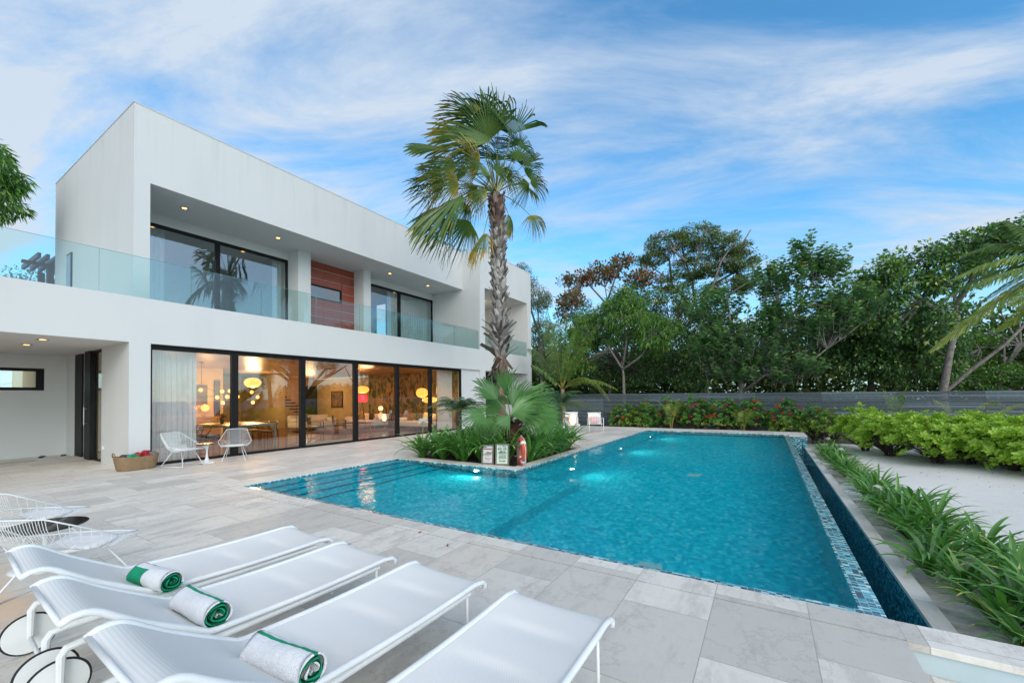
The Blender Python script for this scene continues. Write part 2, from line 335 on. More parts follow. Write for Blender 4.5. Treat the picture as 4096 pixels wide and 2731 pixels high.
def slingmat():
    m,t,b=newmat('mesh_sling'); b.inputs['Roughness'].default_value=.6
    tcn=t.nodes.new('ShaderNodeTexCoord'); sp=t.nodes.new('ShaderNodeSeparateXYZ'); lk(t,tcn.outputs['Object'],sp.inputs[0])
    a=math_(t,'SINE',math_(t,'MULTIPLY',sp.outputs[0],700.)); c_=math_(t,'SINE',math_(t,'MULTIPLY',sp.outputs[1],500.)); p=math_(t,'MULTIPLY',a,c_)
    sh=noise(t,3,3,'obj'); c=mixc(t,math_(t,'MULTIPLY',sh,.3),(.80,.79,.76),(.72,.715,.69)); c=mixc(t,math_(t,'MULTIPLY',math_(t,'GREATER_THAN',p,.3),.25),c,(.46,.49,.50))
    hd=math_(t,'LESS_THAN',sp.outputs[1],-.12); st=math_(t,'GREATER_THAN',math_(t,'SINE',math_(t,'MULTIPLY',sp.outputs[1],420.)),.2); c=mixc(t,math_(t,'MULTIPLY',math_(t,'MULTIPLY',hd,st),.30),c,(.50,.56,.59)); lk(t,c,b.inputs['Base Color']); bump(t,b,p,.3,.002); return m
M['sling']=slingmat()
M['nosing']=mat('nosing_tile',(.01,.04,.06),.3)
# ================================================================== ground, deck, pool
XF=-12.77; XG=-12.90; XB=-13.93; XW=-16.1
g=MB(); gx=(-900,-9,1.3,900); gy=(-900,3.4,19.7,1500)
for i in range(3):
    for j in range(3):
        if not (i==1 and j==1): g.add([(gx[i],gy[j],-.62),(gx[i+1],gy[j],-.62),(gx[i+1],gy[j+1],-.62),(gx[i],gy[j+1],-.62)],[(0,1,2,3)]) 
M['earth']=mat('earth',(.12,.11,.08),.95,(.07,.07,.045),.3)
g.build('ground',M['earth'],kind='structure')
# gently uneven sand
nx,ny=70,60; xs=np.linspace(1.33,34,nx); ys=np.linspace(-6,21.4,ny)
X,Y=np.meshgrid(xs,ys,indexing='ij'); Z=-.52+.03*np.sin(X*.9+Y*.5)+.02*np.sin(X*2.1-Y*1.3)+RG.normal(0,.006,X.shape)
V=np.stack([X,Y,Z],-1).reshape(-1,3); idx=np.arange(nx*ny).reshape(nx,ny)
F=np.stack([idx[:-1,:-1],idx[1:,:-1],idx[1:,1:],idx[:-1,1:]],-1).reshape(-1,4)
F=np.array([f for f in F if not (V[f][:,1].min()<3.7)])
fastmesh('sand',V,F,np.full(len(F),.5),M['sand'],smooth=True,kind='structure')
s=MB(); s.add([(.70,-30,-.60),(34,-30,-.60),(34,3.58,-.60),(.70,3.58,-.60)],[(0,1,2,3)]); s.build('lower_terrace_sand',M['sand'],kind='structure')
sm,st_,sb_=newmat('sea_water'); sb_.inputs['Base Color'].default_value=(.10,.20,.26,1); sb_.inputs['Roughness'].default_value=.35
e=MB(); e.add([(48,-900,-.615),(900,-900,-.615),(900,1400,-.615),(48,1400,-.615)],[(0,1,2,3)]); e.build('sea',sm,kind='structure')
e=MB(); e.add([(34,-900,-.61),(48,-900,-.61),(48,1400,-.61),(34,1400,-.61)],[(0,1,2,3)]); e.build('beach',M['sand'],kind='structure')
def deck():
    d=MB()
    for r in ((-13.2,.735,-7,3.596),(-26,-13.2,-7,3.6),(-26,-8.75,3.6,20.6),(-8.75,-8.35,3.88,20.6),(-8.35,-4.65,7.7,8.05),(-8.35,-8.28,8.05,12.1),(-4.93,-4.65,8.05,12.1),(-8.35,-4.65,12.1,20.6)):
        d.box(r[0],r[1],r[2],r[3],-.30,0)
    d.box(-8.75,.735,3.614,3.88,-.30,0)
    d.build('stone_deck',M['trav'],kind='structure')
    e=MB(); e.box(.735,9,3.58,3.88,-.045,0); e.box(-4.65,.715,19.15,20.5,-.30,0.0); e.box(.715,1.27,18.70,20.5,-.045,0.0)
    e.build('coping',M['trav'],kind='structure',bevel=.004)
deck()
s=MB(); s.box(.74,9,3.605,3.86,-.6,-.046); s.build('step_riser',M['greypaint'],kind='structure')
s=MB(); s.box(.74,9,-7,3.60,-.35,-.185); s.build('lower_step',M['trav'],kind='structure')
s=MB(); s.box(-8.75,.735,3.599,3.614,-.29,-.012); s.build('expansion_joint',M['rubber'],kind='structure')
# pool shell
p=MB(); W=.0
Lw=-.038
p.box(-4.9,.56,3.6,19.4,-1.6,-1.20)                 # deep floor
p.box(-8.6,-3.3,3.6,7.95,-1.35,-.72)                # shallow shelf
for i,(x1,z) in enumerate(((-7.97,-.15),(-7.58,-.29),(-7.19,-.43),(-6.80,-.57))): p.box(-8.36-.1*i,x1,3.86,7.72,-.96,z)
p.box(-4.66,-4.02,7.69,19.16,-1.36,-.42)            # bench along the planter side
p.box(-8.8,-8.352,3.5,8.0,-1.4,-.302);p.box(-8.8,-4.652,7.702,8.0,-1.4,-.302);p.box(-5.0,-4.652,7.702,19.4,-1.4,-.302)
p.box(-8.8,.5,3.5,3.878,-1.4,-.302);p.box(-5.0,.72,19.152,19.5,-1.4,-.302)
p.build('pool_basin',M['pooltile'],kind='structure')
p=MB()
for x1,z in ((-7.97,-.15),(-7.58,-.29),(-7.19,-.43),(-6.80,-.57)): p.box(x1-.028,x1+.003,3.95,7.69,z-.03,z+.004)
p.build('step_nosing',M['nosing'],kind='structure')
p=MB(); p.box(-8.35,.56,3.882,4.02,-1.35,-.030); p.box(.56,.712,3.882,19.15,-1.5,-.030)
p.box(.716,1.265,18.72,18.9,-1.4,-.046)
p.box(-8.352,-8.346,3.88,7.70,-.95,-.012);p.box(-8.35,-4.65,7.694,7.702,-.95,-.012);p.box(-4.652,-4.645,7.70,19.15,-1.35,-.012);p.box(-4.65,.56,19.144,19.152,-1.35,-.012)
p.build('mosaic_rim',M['tile'],kind='structure',bevel=.006)
# overflow channel
c=MB(); c.box(.7125,1.18,3.9,18.9,-1.5,-1.25); c.box(1.18,1.32,3.9,18.70,-1.5,-.475); c.box(.7122,.7145,3.9,18.7,-1.3,-.05)
c.build('overflow_channel',M['darktile'],kind='structure')
c=MB(); c.box(1.175,1.335,3.885,18.70,-.474,-.43); c.build('channel_coping',M['trav'],kind='structure',bevel=.004)
c=MB(); c.add([(.713,3.9,-1.08),(1.18,3.9,-1.08),(1.18,18.7,-1.08),(.713,18.7,-1.08)],[(0,1,2,3)])
def watermat(name,tint,bs=1.0,rough=.0):
    m,t,b=newmat(name); t.nodes.remove(b)
    g=t.nodes.new('ShaderNodeNewGeometry'); mp=t.nodes.new('ShaderNodeMapping'); lk(t,g.outputs['Position'],mp.inputs[0]); mp.inputs['Scale'].default_value=(1,1.0,1); mp.inputs['Rotation'].default_value=(0,0,.35)
    a=noise(t,1.1,3,vec=mp.outputs[0],rough=.5); b2=noise(t,5.,3,vec=mp.outputs[0],rough=.6); c3=noise(t,.45,2)
    calm=ramp(t,c3,[(.35,.25),(.65,1.)])
    h=math_(t,'ADD',math_(t,'MULTIPLY',a,1.0),math_(t,'MULTIPLY',math_(t,'MULTIPLY',b2,calm),.22))
    bn=t.nodes.new('ShaderNodeBump'); bn.inputs['Strength'].default_value=.5*bs; bn.inputs['Distance'].default_value=.10; lk(t,h,bn.inputs['Height'])
    rf=t.nodes.new('ShaderNodeBsdfRefraction'); rf.inputs['Color'].default_value=(*tint,1); rf.inputs['IOR'].default_value=1.33; rf.inputs['Roughness'].default_value=rough; lk(t,bn.outputs[0],rf.inputs['Normal'])
    tp=t.nodes.new('ShaderNodeBsdfTransparent'); tp.inputs[0].default_value=(*tint,1)
    m1=t.nodes.new('ShaderNodeMixShader'); m1.inputs[0].default_value=0.0; lk(t,rf.outputs[0],m1.inputs[1]); lk(t,tp.outputs[0],m1.inputs[2])
    gl_=t.nodes.new('ShaderNodeBsdfGlossy'); gl_.inputs['Roughness'].default_value=.03; lk(t,bn.outputs[0],gl_.inputs['Normal'])
    fr=t.nodes.new('ShaderNodeFresnel'); fr.inputs[0].default_value=1.33; lk(t,bn.outputs[0],fr.inputs['Normal'])
    m2=t.nodes.new('ShaderNodeMixShader'); lk(t,math_(t,'MULTIPLY',fr.outputs[0],.55),m2.inputs[0]); lk(t,m1.outputs[0],m2.inputs[1]); lk(t,gl_.outputs[0],m2.inputs[2])
    lk(t,m2.outputs[0],t.nodes['Material Output'].inputs[0]); return m
M['water']=watermat('pool_water',(.70,.97,.985),.6,.12)
M['chwater']=watermat('channel_water',(.3,.6,.66),.4)
c.build('channel_water',M['chwater'],kind='structure')
wv=MB(); wv.add([(-8.346,4.02,Lw),(.558,4.02,Lw),(.558,19.144,Lw),(-4.645,19.144,Lw),(-4.645,7.694,Lw),(-8.346,7.694,Lw)],[(0,1,2,3,4,5)])
wv.build('pool_water',M['water'],kind='structure')
# underwater lights
M['poollamp']=emit('pool_lamp_lens',(1,.86,.52),22); M['steel']=mat('brushed_steel',(.5,.5,.5),.3,metal=1)
def poollight(c,n,label):
    o=empty('pool_light',c,0,label,'pool light','underwater lights along the pool wall')
    n=np.array(n,float); a=np.array([0,0,1.]); b=np.cross(n,a)
    V=[];V2=[]
    for j in range(16):
        t=2*math.pi*j/16; V.append((a*math.cos(t)+b*math.sin(t))*.075+n*.012); V2.append((a*math.cos(t)+b*math.sin(t))*.055+n*.02)
    r=MB(); r.add(V+[v-n*.012 for v in map(np.array,V)],[tuple(range(16))]+[(i,(i+1)%16,16+(i+1)%16,16+i) for i in range(16)]); r.build('bezel',M['steel'],o)
    r=MB(); r.add(V2,[tuple(range(16))]); r.build('lens',M['poollamp'],o)
    l=bpy.data.lights.new('pool_lamp','SPOT'); l.energy=36; l.color=(1,.90,.78); l.spot_size=rad(150); l.spot_blend=.8; l.shadow_soft_size=.04
    lo=bpy.data.objects.new('pool_lamp',l); COL.objects.link(lo); lo.parent=o; lo.location=Vector(n*.05); lo.rotation_euler=Vector(n).to_track_quat('-Z','Y').to_euler()
poollight((-5.72,7.694,-.36),(0,-1,0),'bright underwater light in the shallow arm below the two pool signs')
poollight((-4.02,9.15,-.60),(1,0,0),'nearest underwater light on the long wall, beyond the planter corner')
poollight((-4.02,13.1,-.60),(1,0,0),'underwater light halfway along the long pool wall')
poollight((-4.02,17.1,-.60),(1,0,0),'farthest underwater light near the back left pool corner')
# two white returns / drain covers seen through the water
for q,lb in (((-1.45,10.3),'pale square drain cover on the pool floor near the middle'),((-1.25,5.1),'white square drain cover on the pool floor near the front edge')):
    e=MB(); e.box(q[0]-.13,q[0]+.13,q[1]-.13,q[1]+.13,-1.199,-1.175); e.box(q[0]-.1,q[0]+.1,q[1]-.1,q[1]+.1,-1.175,-1.165)
    e.build('drain_cover',M['white_metal'],label=lb,cat='drain cover',group='drain covers on the pool floor')
s=MB(); s.box(-8.282,-4.928,8.048,12.102,-.5,-.05); s.build('planter_soil',M['soil'],kind='structure')
s=MB(); s.box(1.336,2.35,3.9,18.6,-.6,-.50); s.build('bed_soil',mat('sandy_soil',(.34,.30,.25),.95,(.55,.52,.47),6,6,bmp=.6),kind='structure')
# ================================================================== fence
def fence(x0,x1,Y,zt0,zt1,label):
    o=empty('slat_fence',(0,0,0),0,label,'fence')
    s=MB(); ang=math.atan2(zt1-zt0,x1-x0); z=0; n=0
    hs=[.10,.10,.045,.10,.045,.045,.10,.045,.10,.10,.045,.10,.045,.10,.10,.045,.10,.10,.10]
    xs=np.arange(x0,x1+.01,2.4)
    for k,h in enumerate(hs):
        for a,b in zip(xs[:-1],xs[1:]):
            za=zt0+(zt1-zt0)*(a-x0)/(x1-x0); zb=zt0+(zt1-zt0)*(b-x0)/(x1-x0); j=random.uniform(-.004,.004)
            V=[(x,y,zz) for x,zq in ((a+.003,za),(b-.003,zb)) for y in (Y+j,Y+.022+j) for zz in (zq-z-h,zq-z)]
            s.add(V,[(0,1,3,2),(4,6,7,5),(0,4,5,1),(2,3,7,6),(0,2,6,4),(1,5,7,3)],0,r=random.random())
        z+=h+.016; n+=1
        if z>2.15: break
    s.build('slat_panel',M['fence'],o)
    for a in xs:
        za=zt0+(zt1-zt0)*(a-x0)/(x1-x0); q=MB(); q.box(a-.045,a+.045,Y+.03,Y+.12,-.62,za-.02); q.build('post',M['darkwood'],o)
    return o
fence(-12.4,23.6,21.85,1.70,1.50,'long dark grey horizontal slat fence behind the pool and bushes')
# ================================================================== house
H=empty('house',(XB,3.9,0),0,'white two storey modern house with glass walls and balcony','house')
OO=(XB,3.9,0)
def hp(mb,name,m,parent=None,**k):
    o=mb.build(name,m,H if parent is None else parent,origin=OO,**k)
    o.location=(0,0,0); return o
s=MB()
# long balcony band and porch slab
s.box(XF-.30,XF,-9,23.1,3.0,4.09); s.box(-22,XF-.30,-9,3.62,3.0,3.5); s.box(-22,XF-.30,3.62,23.1,3.02,3.5)
hp(s,'balcony_band',M['stucco'])
s=MB()
s.box(-21.6,XB,3.89,4.23,3.5,9.43)                          # side wall
s.box(-14.25,XB,4.23,17.55,7.43,9.43); s.box(-21.6,-14.25,4.23,17.55,7.43,7.62); s.box(-21.6,-21.4,4.23,17.55,3.5,9.43)
s.box(XW-.25,XW,4.23,17.55,7.13,7.43); s.box(-21.4,-14.25,4.23,17.55,9.2,9.3)
s.box(XW,-15.40,9.2,9.72,3.5,7.43); s.box(XW,-15.40,12.26,12.66,3.5,7.43)   # fins
hp(s,'upper_storey',M['stucco'])
s=MB(); s.box(XB-.20,XB+.012,3.878,17.548,9.431,9.455); s.box(-21.6,XB-.20,3.878,4.10,9.431,9.455); s.box(XF-.20,XF+.012,17.55,23.11,9.481,9.505); hp(s,'parapet_cap',mat('cap_flashing',(.60,.60,.58),.45))
s=MB()
s.box(-20,XF,17.55,18.0,4.09,9.48); s.box(-20,XF,17.552,18.0,0,3.0); s.box(-16.3,XF,18.0,22.62,7.46,9.48); s.box(-20,XF,22.62,23.1,4.09,9.48); s.box(-20,XF,22.62,23.1,0,3.0)
s.box(-16.5,-16.3,18.0,22.62,3.5,9.48)
s.box(XG-.22,XG,16.10,17.55,0,3.0); s.box(-13.9,-13.7,20.9,22.62,0,3.0); s.box(-13.9,-13.7,18.0,18.5,0,3.0)
hp(s,'far_wing',M['stucco'])
s=MB()
s.box(-14.75,XF,3.50,3.90,0,3.0)                             # column by the porch
s.box(-18.6,-18.3,-9,1.0,0,3.0); s.box(-18.6,-18.3,3.10,3.64,0,3.0); s.box(-18.6,-18.3,1.0,3.10,0,1.95); s.box(-18.6,-18.3,1.0,3.10,2.60,3.0)
s.box(-18.3,-17.52,3.56,3.64,0,3.0)
hp(s,'porch_wall',M['stucco'])
# openings
def frame(name,axis,c,a0,a1,z0,z1,mull,t=.07,dep=.10,glass=M['glass'],parts=None,bot=.06,top=.10,side=.06,mw=.10):
    """window frame with its panes in a plane; axis X: plane x=c, running along Y; axis Y: plane y=c, running along X"""
    f=MB()
    def bx(u0,u1,w0,w1):
        if axis=='X': f.box(c-dep,c,u0,u1,w0,w1)
        else: f.box(u0,u1,c,c+dep,w0,w1)
    bx(a0,a1,z0,z0+bot); bx(a0,a1,z1-top,z1)
    ed=[a0]+list(mull)+[a1]
    bx(a0,a0+side,z0+bot,z1-top); bx(a1-side,a1,z0+bot,z1-top)
    for q in mull: bx(q-mw/2,q+mw/2,z0+bot,z1-top)
    fo=hp(f,'window_frame',M['black'])
    for i in range(len(ed)-1):
        u0=ed[i]+(side if i==0 else mw/2); u1=ed[i+1]-(side if i==len(ed)-2 else mw/2)
        p=MB()
        if axis=='X': p.box(c-dep*.55,c-dep*.45,u0,u1,z0+bot,z1-top)
        else: p.box(u0,u1,c+dep*.45,c+dep*.55,z0+bot,z1-top)
        po=p.build('pane',glass,fo,origin=OO); po.location=(0,0,0)
    return fo
frame('w','X',XG,3.90,16.10,.005,2.995,[5.84,7.87,9.92,11.94,13.90],top=.12,side=.07,mw=.17,dep=.12)
frame('w','X',XW,4.23,9.2,3.5,7.13,[6.74],glass=M['upglass'],mw=.14)
frame('w','X',XW,12.66,17.55,3.5,7.13,[15.06],glass=M['upglass'],mw=.16)
frame('w','X',-18.32,1.0,3.10,1.95,2.60,[],glass=M['upglass'],side=.16,top=.09,bot=.09,dep=.06)
frame('w','X',-13.75,18.5,20.9,.005,3.0,[19.2,20.3],mw=.1)
# pivot entrance door and its side light
d=MB(); d.box(-17.52,-16.85,3.58,3.63,.01,2.99); d.box(-16.22,-15.72,3.50,3.60,.01,2.99); 
fo=hp(d,'entrance_door',M['black']); p=MB(); p.box(-16.85,-16.22,3.60,3.61,.02,2.95); o=p.build('pane',M['glass'],fo,origin=OO); o.location=(0,0,0)
h=MB(); h.tube([(-15.97,3.44,.95),(-15.97,3.44,1.45)],.012); h.tube([(-15.97,3.50,1.0),(-15.97,3.44,1.0)],.008); h.tube([(-15.97,3.50,1.4),(-15.97,3.44,1.4)],.008); o=h.build('handle',M['steel'],fo,origin=OO); o.location=(0,0,0)
f=MB(); f.box(-15.72,-14.75,3.56,3.62,.005,.05); f.box(-15.72,-14.75,3.56,3.62,2.93,3.0); f.box(-14.80,-14.75,3.56,3.62,.05,2.93)
fo=hp(f,'side_light_frame',M['black']); p=MB(); p.box(-15.72,-14.80,3.585,3.595,.05,2.93); o=p.build('pane',M['glass'],fo,origin=OO); o.location=(0,0,0)
# narrow window in the side wall
f=MB(); f.box(-20.0,-19.42,3.86,3.889,5.0,6.55); hp(f,'side_window',M['black'])
p=MB(); p.box(-19.94,-19.48,3.85,3.86,5.06,6.49); hp(p,'side_window_pane',M['upglass'])
# cedar cladding with its small window
WZ0,WZ1=5.83,6.42
s=MB(); z=3.50; n=0
while z<7.40:
    hgt=min(.40,7.42-z)
    for a,b in ((9.72,10.72),(10.73,11.6),(11.61,12.26)):
        for (ya,yb,za,zb) in ([(a,b,z,z+hgt-.028)]):
            if zb<=WZ0+.01 or za>=WZ1-.01: s.box(XW+.002,XW+.032,ya,yb,za,zb)
            else:
                for (u0,u1) in ((ya,min(yb,9.86)),(max(ya,11.62),yb)):
                    if u1>u0+.01: s.box(XW+.002,XW+.032,u0,u1,za,zb)
                u0,u1=max(ya,9.86),min(yb,11.62)
                if u1>u0+.01 and zb>WZ1+.01 and za<WZ1: s.box(XW+.002,XW+.032,u0,u1,max(za,WZ1),zb)
                if u1>u0+.01 and za<WZ0-.01 and zb>WZ0: s.box(XW+.002,XW+.032,u0,u1,za,WZ0)
    z+=.40
hp(s,'cedar_cladding',M['redwood'])
s=MB(); s.box(XW-.12,XW,9.72,12.26,3.5,WZ0); s.box(XW-.12,XW,9.72,12.26,WZ1,7.13); s.box(XW-.12,XW,9.72,9.86,WZ0,WZ1); s.box(XW-.12,XW,11.62,12.26,WZ0,WZ1); hp(s,'cladding_backing',M['stucco'])
frame('w','X',XW+.035,9.865,11.615,WZ0+.005,WZ1-.005,[],glass=M['upglass'],side=.05,top=.05,bot=.05,dep=.1)
# railing
ed=[-8.5,-6.6,-4.7,-2.75,-.85,1.08,3.007,4.768,6.545,8.316,10.057,11.859,13.729,15.534,17.50]
M['railedge']=mat('glass_edge',(.10,.26,.24),.2,(.12,.3,.28))
for a,b in zip(ed[:-1],ed[1:]):
    p=MB(); p.box(XF-.095,XF-.080,a+.008,b-.008,4.0901,5.09); o=hp(p,'railing_panel',M['rail'])
    p=MB(); p.box(XF-.096,XF-.079,b-.012,b-.007,4.0902,5.091); p.box(XF-.096,XF-.079,a+.008,b-.012,5.0905,5.096); q=p.build('glass_edge',M['railedge'],o,origin=OO); q.location=(0,0,0)
for a,b in ((18.0,20.55),(20.55,22.62)):
    p=MB(); p.box(XF-.095,XF-.080,a+.012,b-.012,4.0901,5.0); o=hp(p,'railing_panel',M['rail'])
    p=MB(); p.box(XF-.096,XF-.079,b-.014,b-.010,4.0902,5.0); q=p.build('glass_edge',M['railedge'],o,origin=OO); q.location=(0,0,0)
# downlights in the soffits
M['lamp']=emit('downlight_lens',(1,.50,.12),7)
def downlight(x,y,z,label):
    o=empty('downlight',(x,y,z),0,label,'downlight','recessed ceiling lights of the house')
    r=MB(); r.lathe([(.105,-.001),(.105,-.010),(.07,-.012),(.066,-.002)],k=20); r.build('trim',M['steel'],o,smooth=True)
    r=MB(); r.lathe([(.062,-.004),(.055,-.009),(.02,-.011)],k=16); r.build('bulb',M['lamp'],o,smooth=True)
    l=bpy.data.lights.new('downlight_lamp','SPOT'); l.energy=9; l.color=(1,.72,.42); l.spot_size=rad(110); l.spot_blend=.7; l.shadow_soft_size=.05
    lo=bpy.data.objects.new('downlight_lamp',l); COL.objects.link(lo); lo.parent=o; lo.location=(0,0,-.03)
for (y,lb) in ((5.34,'lit round light in the balcony ceiling above the large left window'),(8.15,'lit round light in the balcony ceiling left of the red wood panel'),(13.35,'lit round light in the balcony ceiling above the right window'),(15.9,'lit round light in the balcony ceiling nearest the palm trunk')):
    downlight(-14.9,y,7.43,lb)
downlight(-15.2,2.28,3.0,'left of the two lit lights in the porch ceiling'); downlight(-13.69,2.29,3.0,'right of the two lit lights in the porch ceiling')
l=bpy.data.lights.new('balcony_lamp','POINT'); l.energy=18; l.color=(1,.72,.45); l.shadow_soft_size=.1; lo=bpy.data.objects.new('balcony_lamp',l); COL.objects.link(lo); lo.parent=H; lo.location=Vector((-15.2,20.3,7.0))-Vector(OO)
# ------------------------------------------------------------------ rooms
s=MB(); s.box(-27,XG-.12,3.66,17.4,-.05,.012); hp(s,'parquet_floor',M['floorwood'])
s=MB(); s.box(-27,XG-.125,3.92,17.0,2.965,3.0); hp(s,'board_ceiling',M['ceilwood'])
s=MB(); s.box(-27,-26.8,3.66,17.5,.012,2.964); s.box(-26.8,XG-.5,3.66,3.72,.012,2.964)
s.box(-26.8,-22.9,12.45,12.6,.012,2.964); s.box(-23.3,-22.9,12.6,12.9,.012,2.964)
hp(s,'room_wall',M['paint_int'])
s=MB(); s.box(-21.0,-20.8,4.23,17.55,3.5,7.43); s.box(-20.8,XW-.26,12.2,12.26,3.5,7.43); s.box(-20.8,XW-.26,9.2,9.26,3.5,7.43); hp(s,'upper_room_wall',M['paint_up'])
def wallpaper():
    m,t,b=newmat('foliage_wallpaper'); b.inputs['Roughness'].default_value=.8
    g=t.nodes.new('ShaderNodeNewGeometry'); mp=t.nodes.new('ShaderNodeMapping'); lk(t,g.outputs['Position'],mp.inputs[0]); mp.inputs['Scale'].default_value=(1,1,.5)
    n_=t.nodes.new('ShaderNodeTexNoise'); n_.inputs['Scale'].default_value=2.2; n_.inputs['Detail'].default_value=2; lk(t,mp.outputs[0],n_.inputs[0])
    v=t.nodes.new('ShaderNodeVectorMath'); v.operation='MULTIPLY_ADD'; lk(t,n_.outputs['Color'],v.inputs[0]); v.inputs[1].default_value=(.5,.5,.5); lk(t,mp.outputs[0],v.inputs[2])
    vo=t.nodes.new('ShaderNodeTexVoronoi'); vo.feature='DISTANCE_TO_EDGE'; vo.inputs['Scale'].default_value=5; lk(t,v.outputs[0],vo.inputs['Vector'])
    vc=t.nodes.new('ShaderNodeTexVoronoi'); vc.inputs['Scale'].default_value=5; lk(t,v.outputs[0],vc.inputs['Vector'])
    sp=t.nodes.new('ShaderNodeSeparateXYZ'); lk(t,vc.outputs['Color'],sp.inputs[0])
    c=ramp(t,sp.outputs[0],[(0.,(.045,.05,.022)),(.35,(.09,.085,.035)),(.6,(.17,.13,.06)),(.8,(.28,.19,.10))],'CONSTANT')
    c=mixc(t,ramp(t,vo.outputs['Distance'],[(.02,1.),(.09,0.)]),c,(.33,.22,.12)); lk(t,c,b.inputs['Base Color']); return m
s=MB(); s.box(-20.0,XG-.14,16.25,16.3,.012,2.964); hp(s,'wallpapered_wall',wallpaper())
s=MB(); s.box(-26.8,-26.74,14.6,17.4,.012,2.964); hp(s,'living_room_wall',mat('rose_plaster',(.48,.30,.20),.8))
# interior lamps (visible fixtures, plus fill lamps added without a fixture)
def ilamp(x,y,z,e,c=(1,.54,.18),r=.12):
    l=bpy.data.lights.new('room_or_fill_lamp','POINT'); l.energy=e*1.9; l.color=c; l.shadow_soft_size=r; lo=bpy.data.objects.new('room_or_fill_lamp',l); COL.objects.link(lo); lo.location=(x,y,z); return lo
def curtain(x,y0,y1,z0,z1,label,amp=.05,waves=9,gather=0.):
    ny=140; V=[];F=[]; rows=8
    for j in range(rows+1):
        z=z0+(z1-z0)*j/rows
        for i in range(ny+1):
            u=i/ny; yy=y0+(y1-y0)*u; s_=math.sin(u*waves*2*math.pi+.6*math.sin(u*9)+.15*j)*amp*(1.1-.3*j/rows)+.3*amp*math.sin(u*waves*5.3+j*.2)
            V.append((x+s_,yy+gather*(1-j/rows)*u*.1,z))
    for j in range(rows):
        for i in range(ny): a=j*(ny+1)+i; F.append((a,a+1,a+ny+2,a+ny+1))
    m=MB(); m.add(V,F); return m.build('curtain',M['curtain'],smooth=True,label=label,cat='curtain')
curtain(XG-.42,3.96,5.05,.03,2.93,'sheer white curtain behind the leftmost ground floor glass panel')
curtain(XG-.42,14.75,15.85,.03,2.93,'sheer white curtain at the right end of the living room glass wall')
curtain(XW-.35,4.3,5.35,3.52,7.1,'sheer curtain at the left edge of the large upstairs window')
curtain(XW-.35,14.5,17.45,3.52,7.1,'drawn white curtain behind the right upstairs window',waves=16)
curtain(XW-.35,8.75,9.1,3.52,7.1,'bunched curtain at the right edge of the large upstairs window',waves=4)
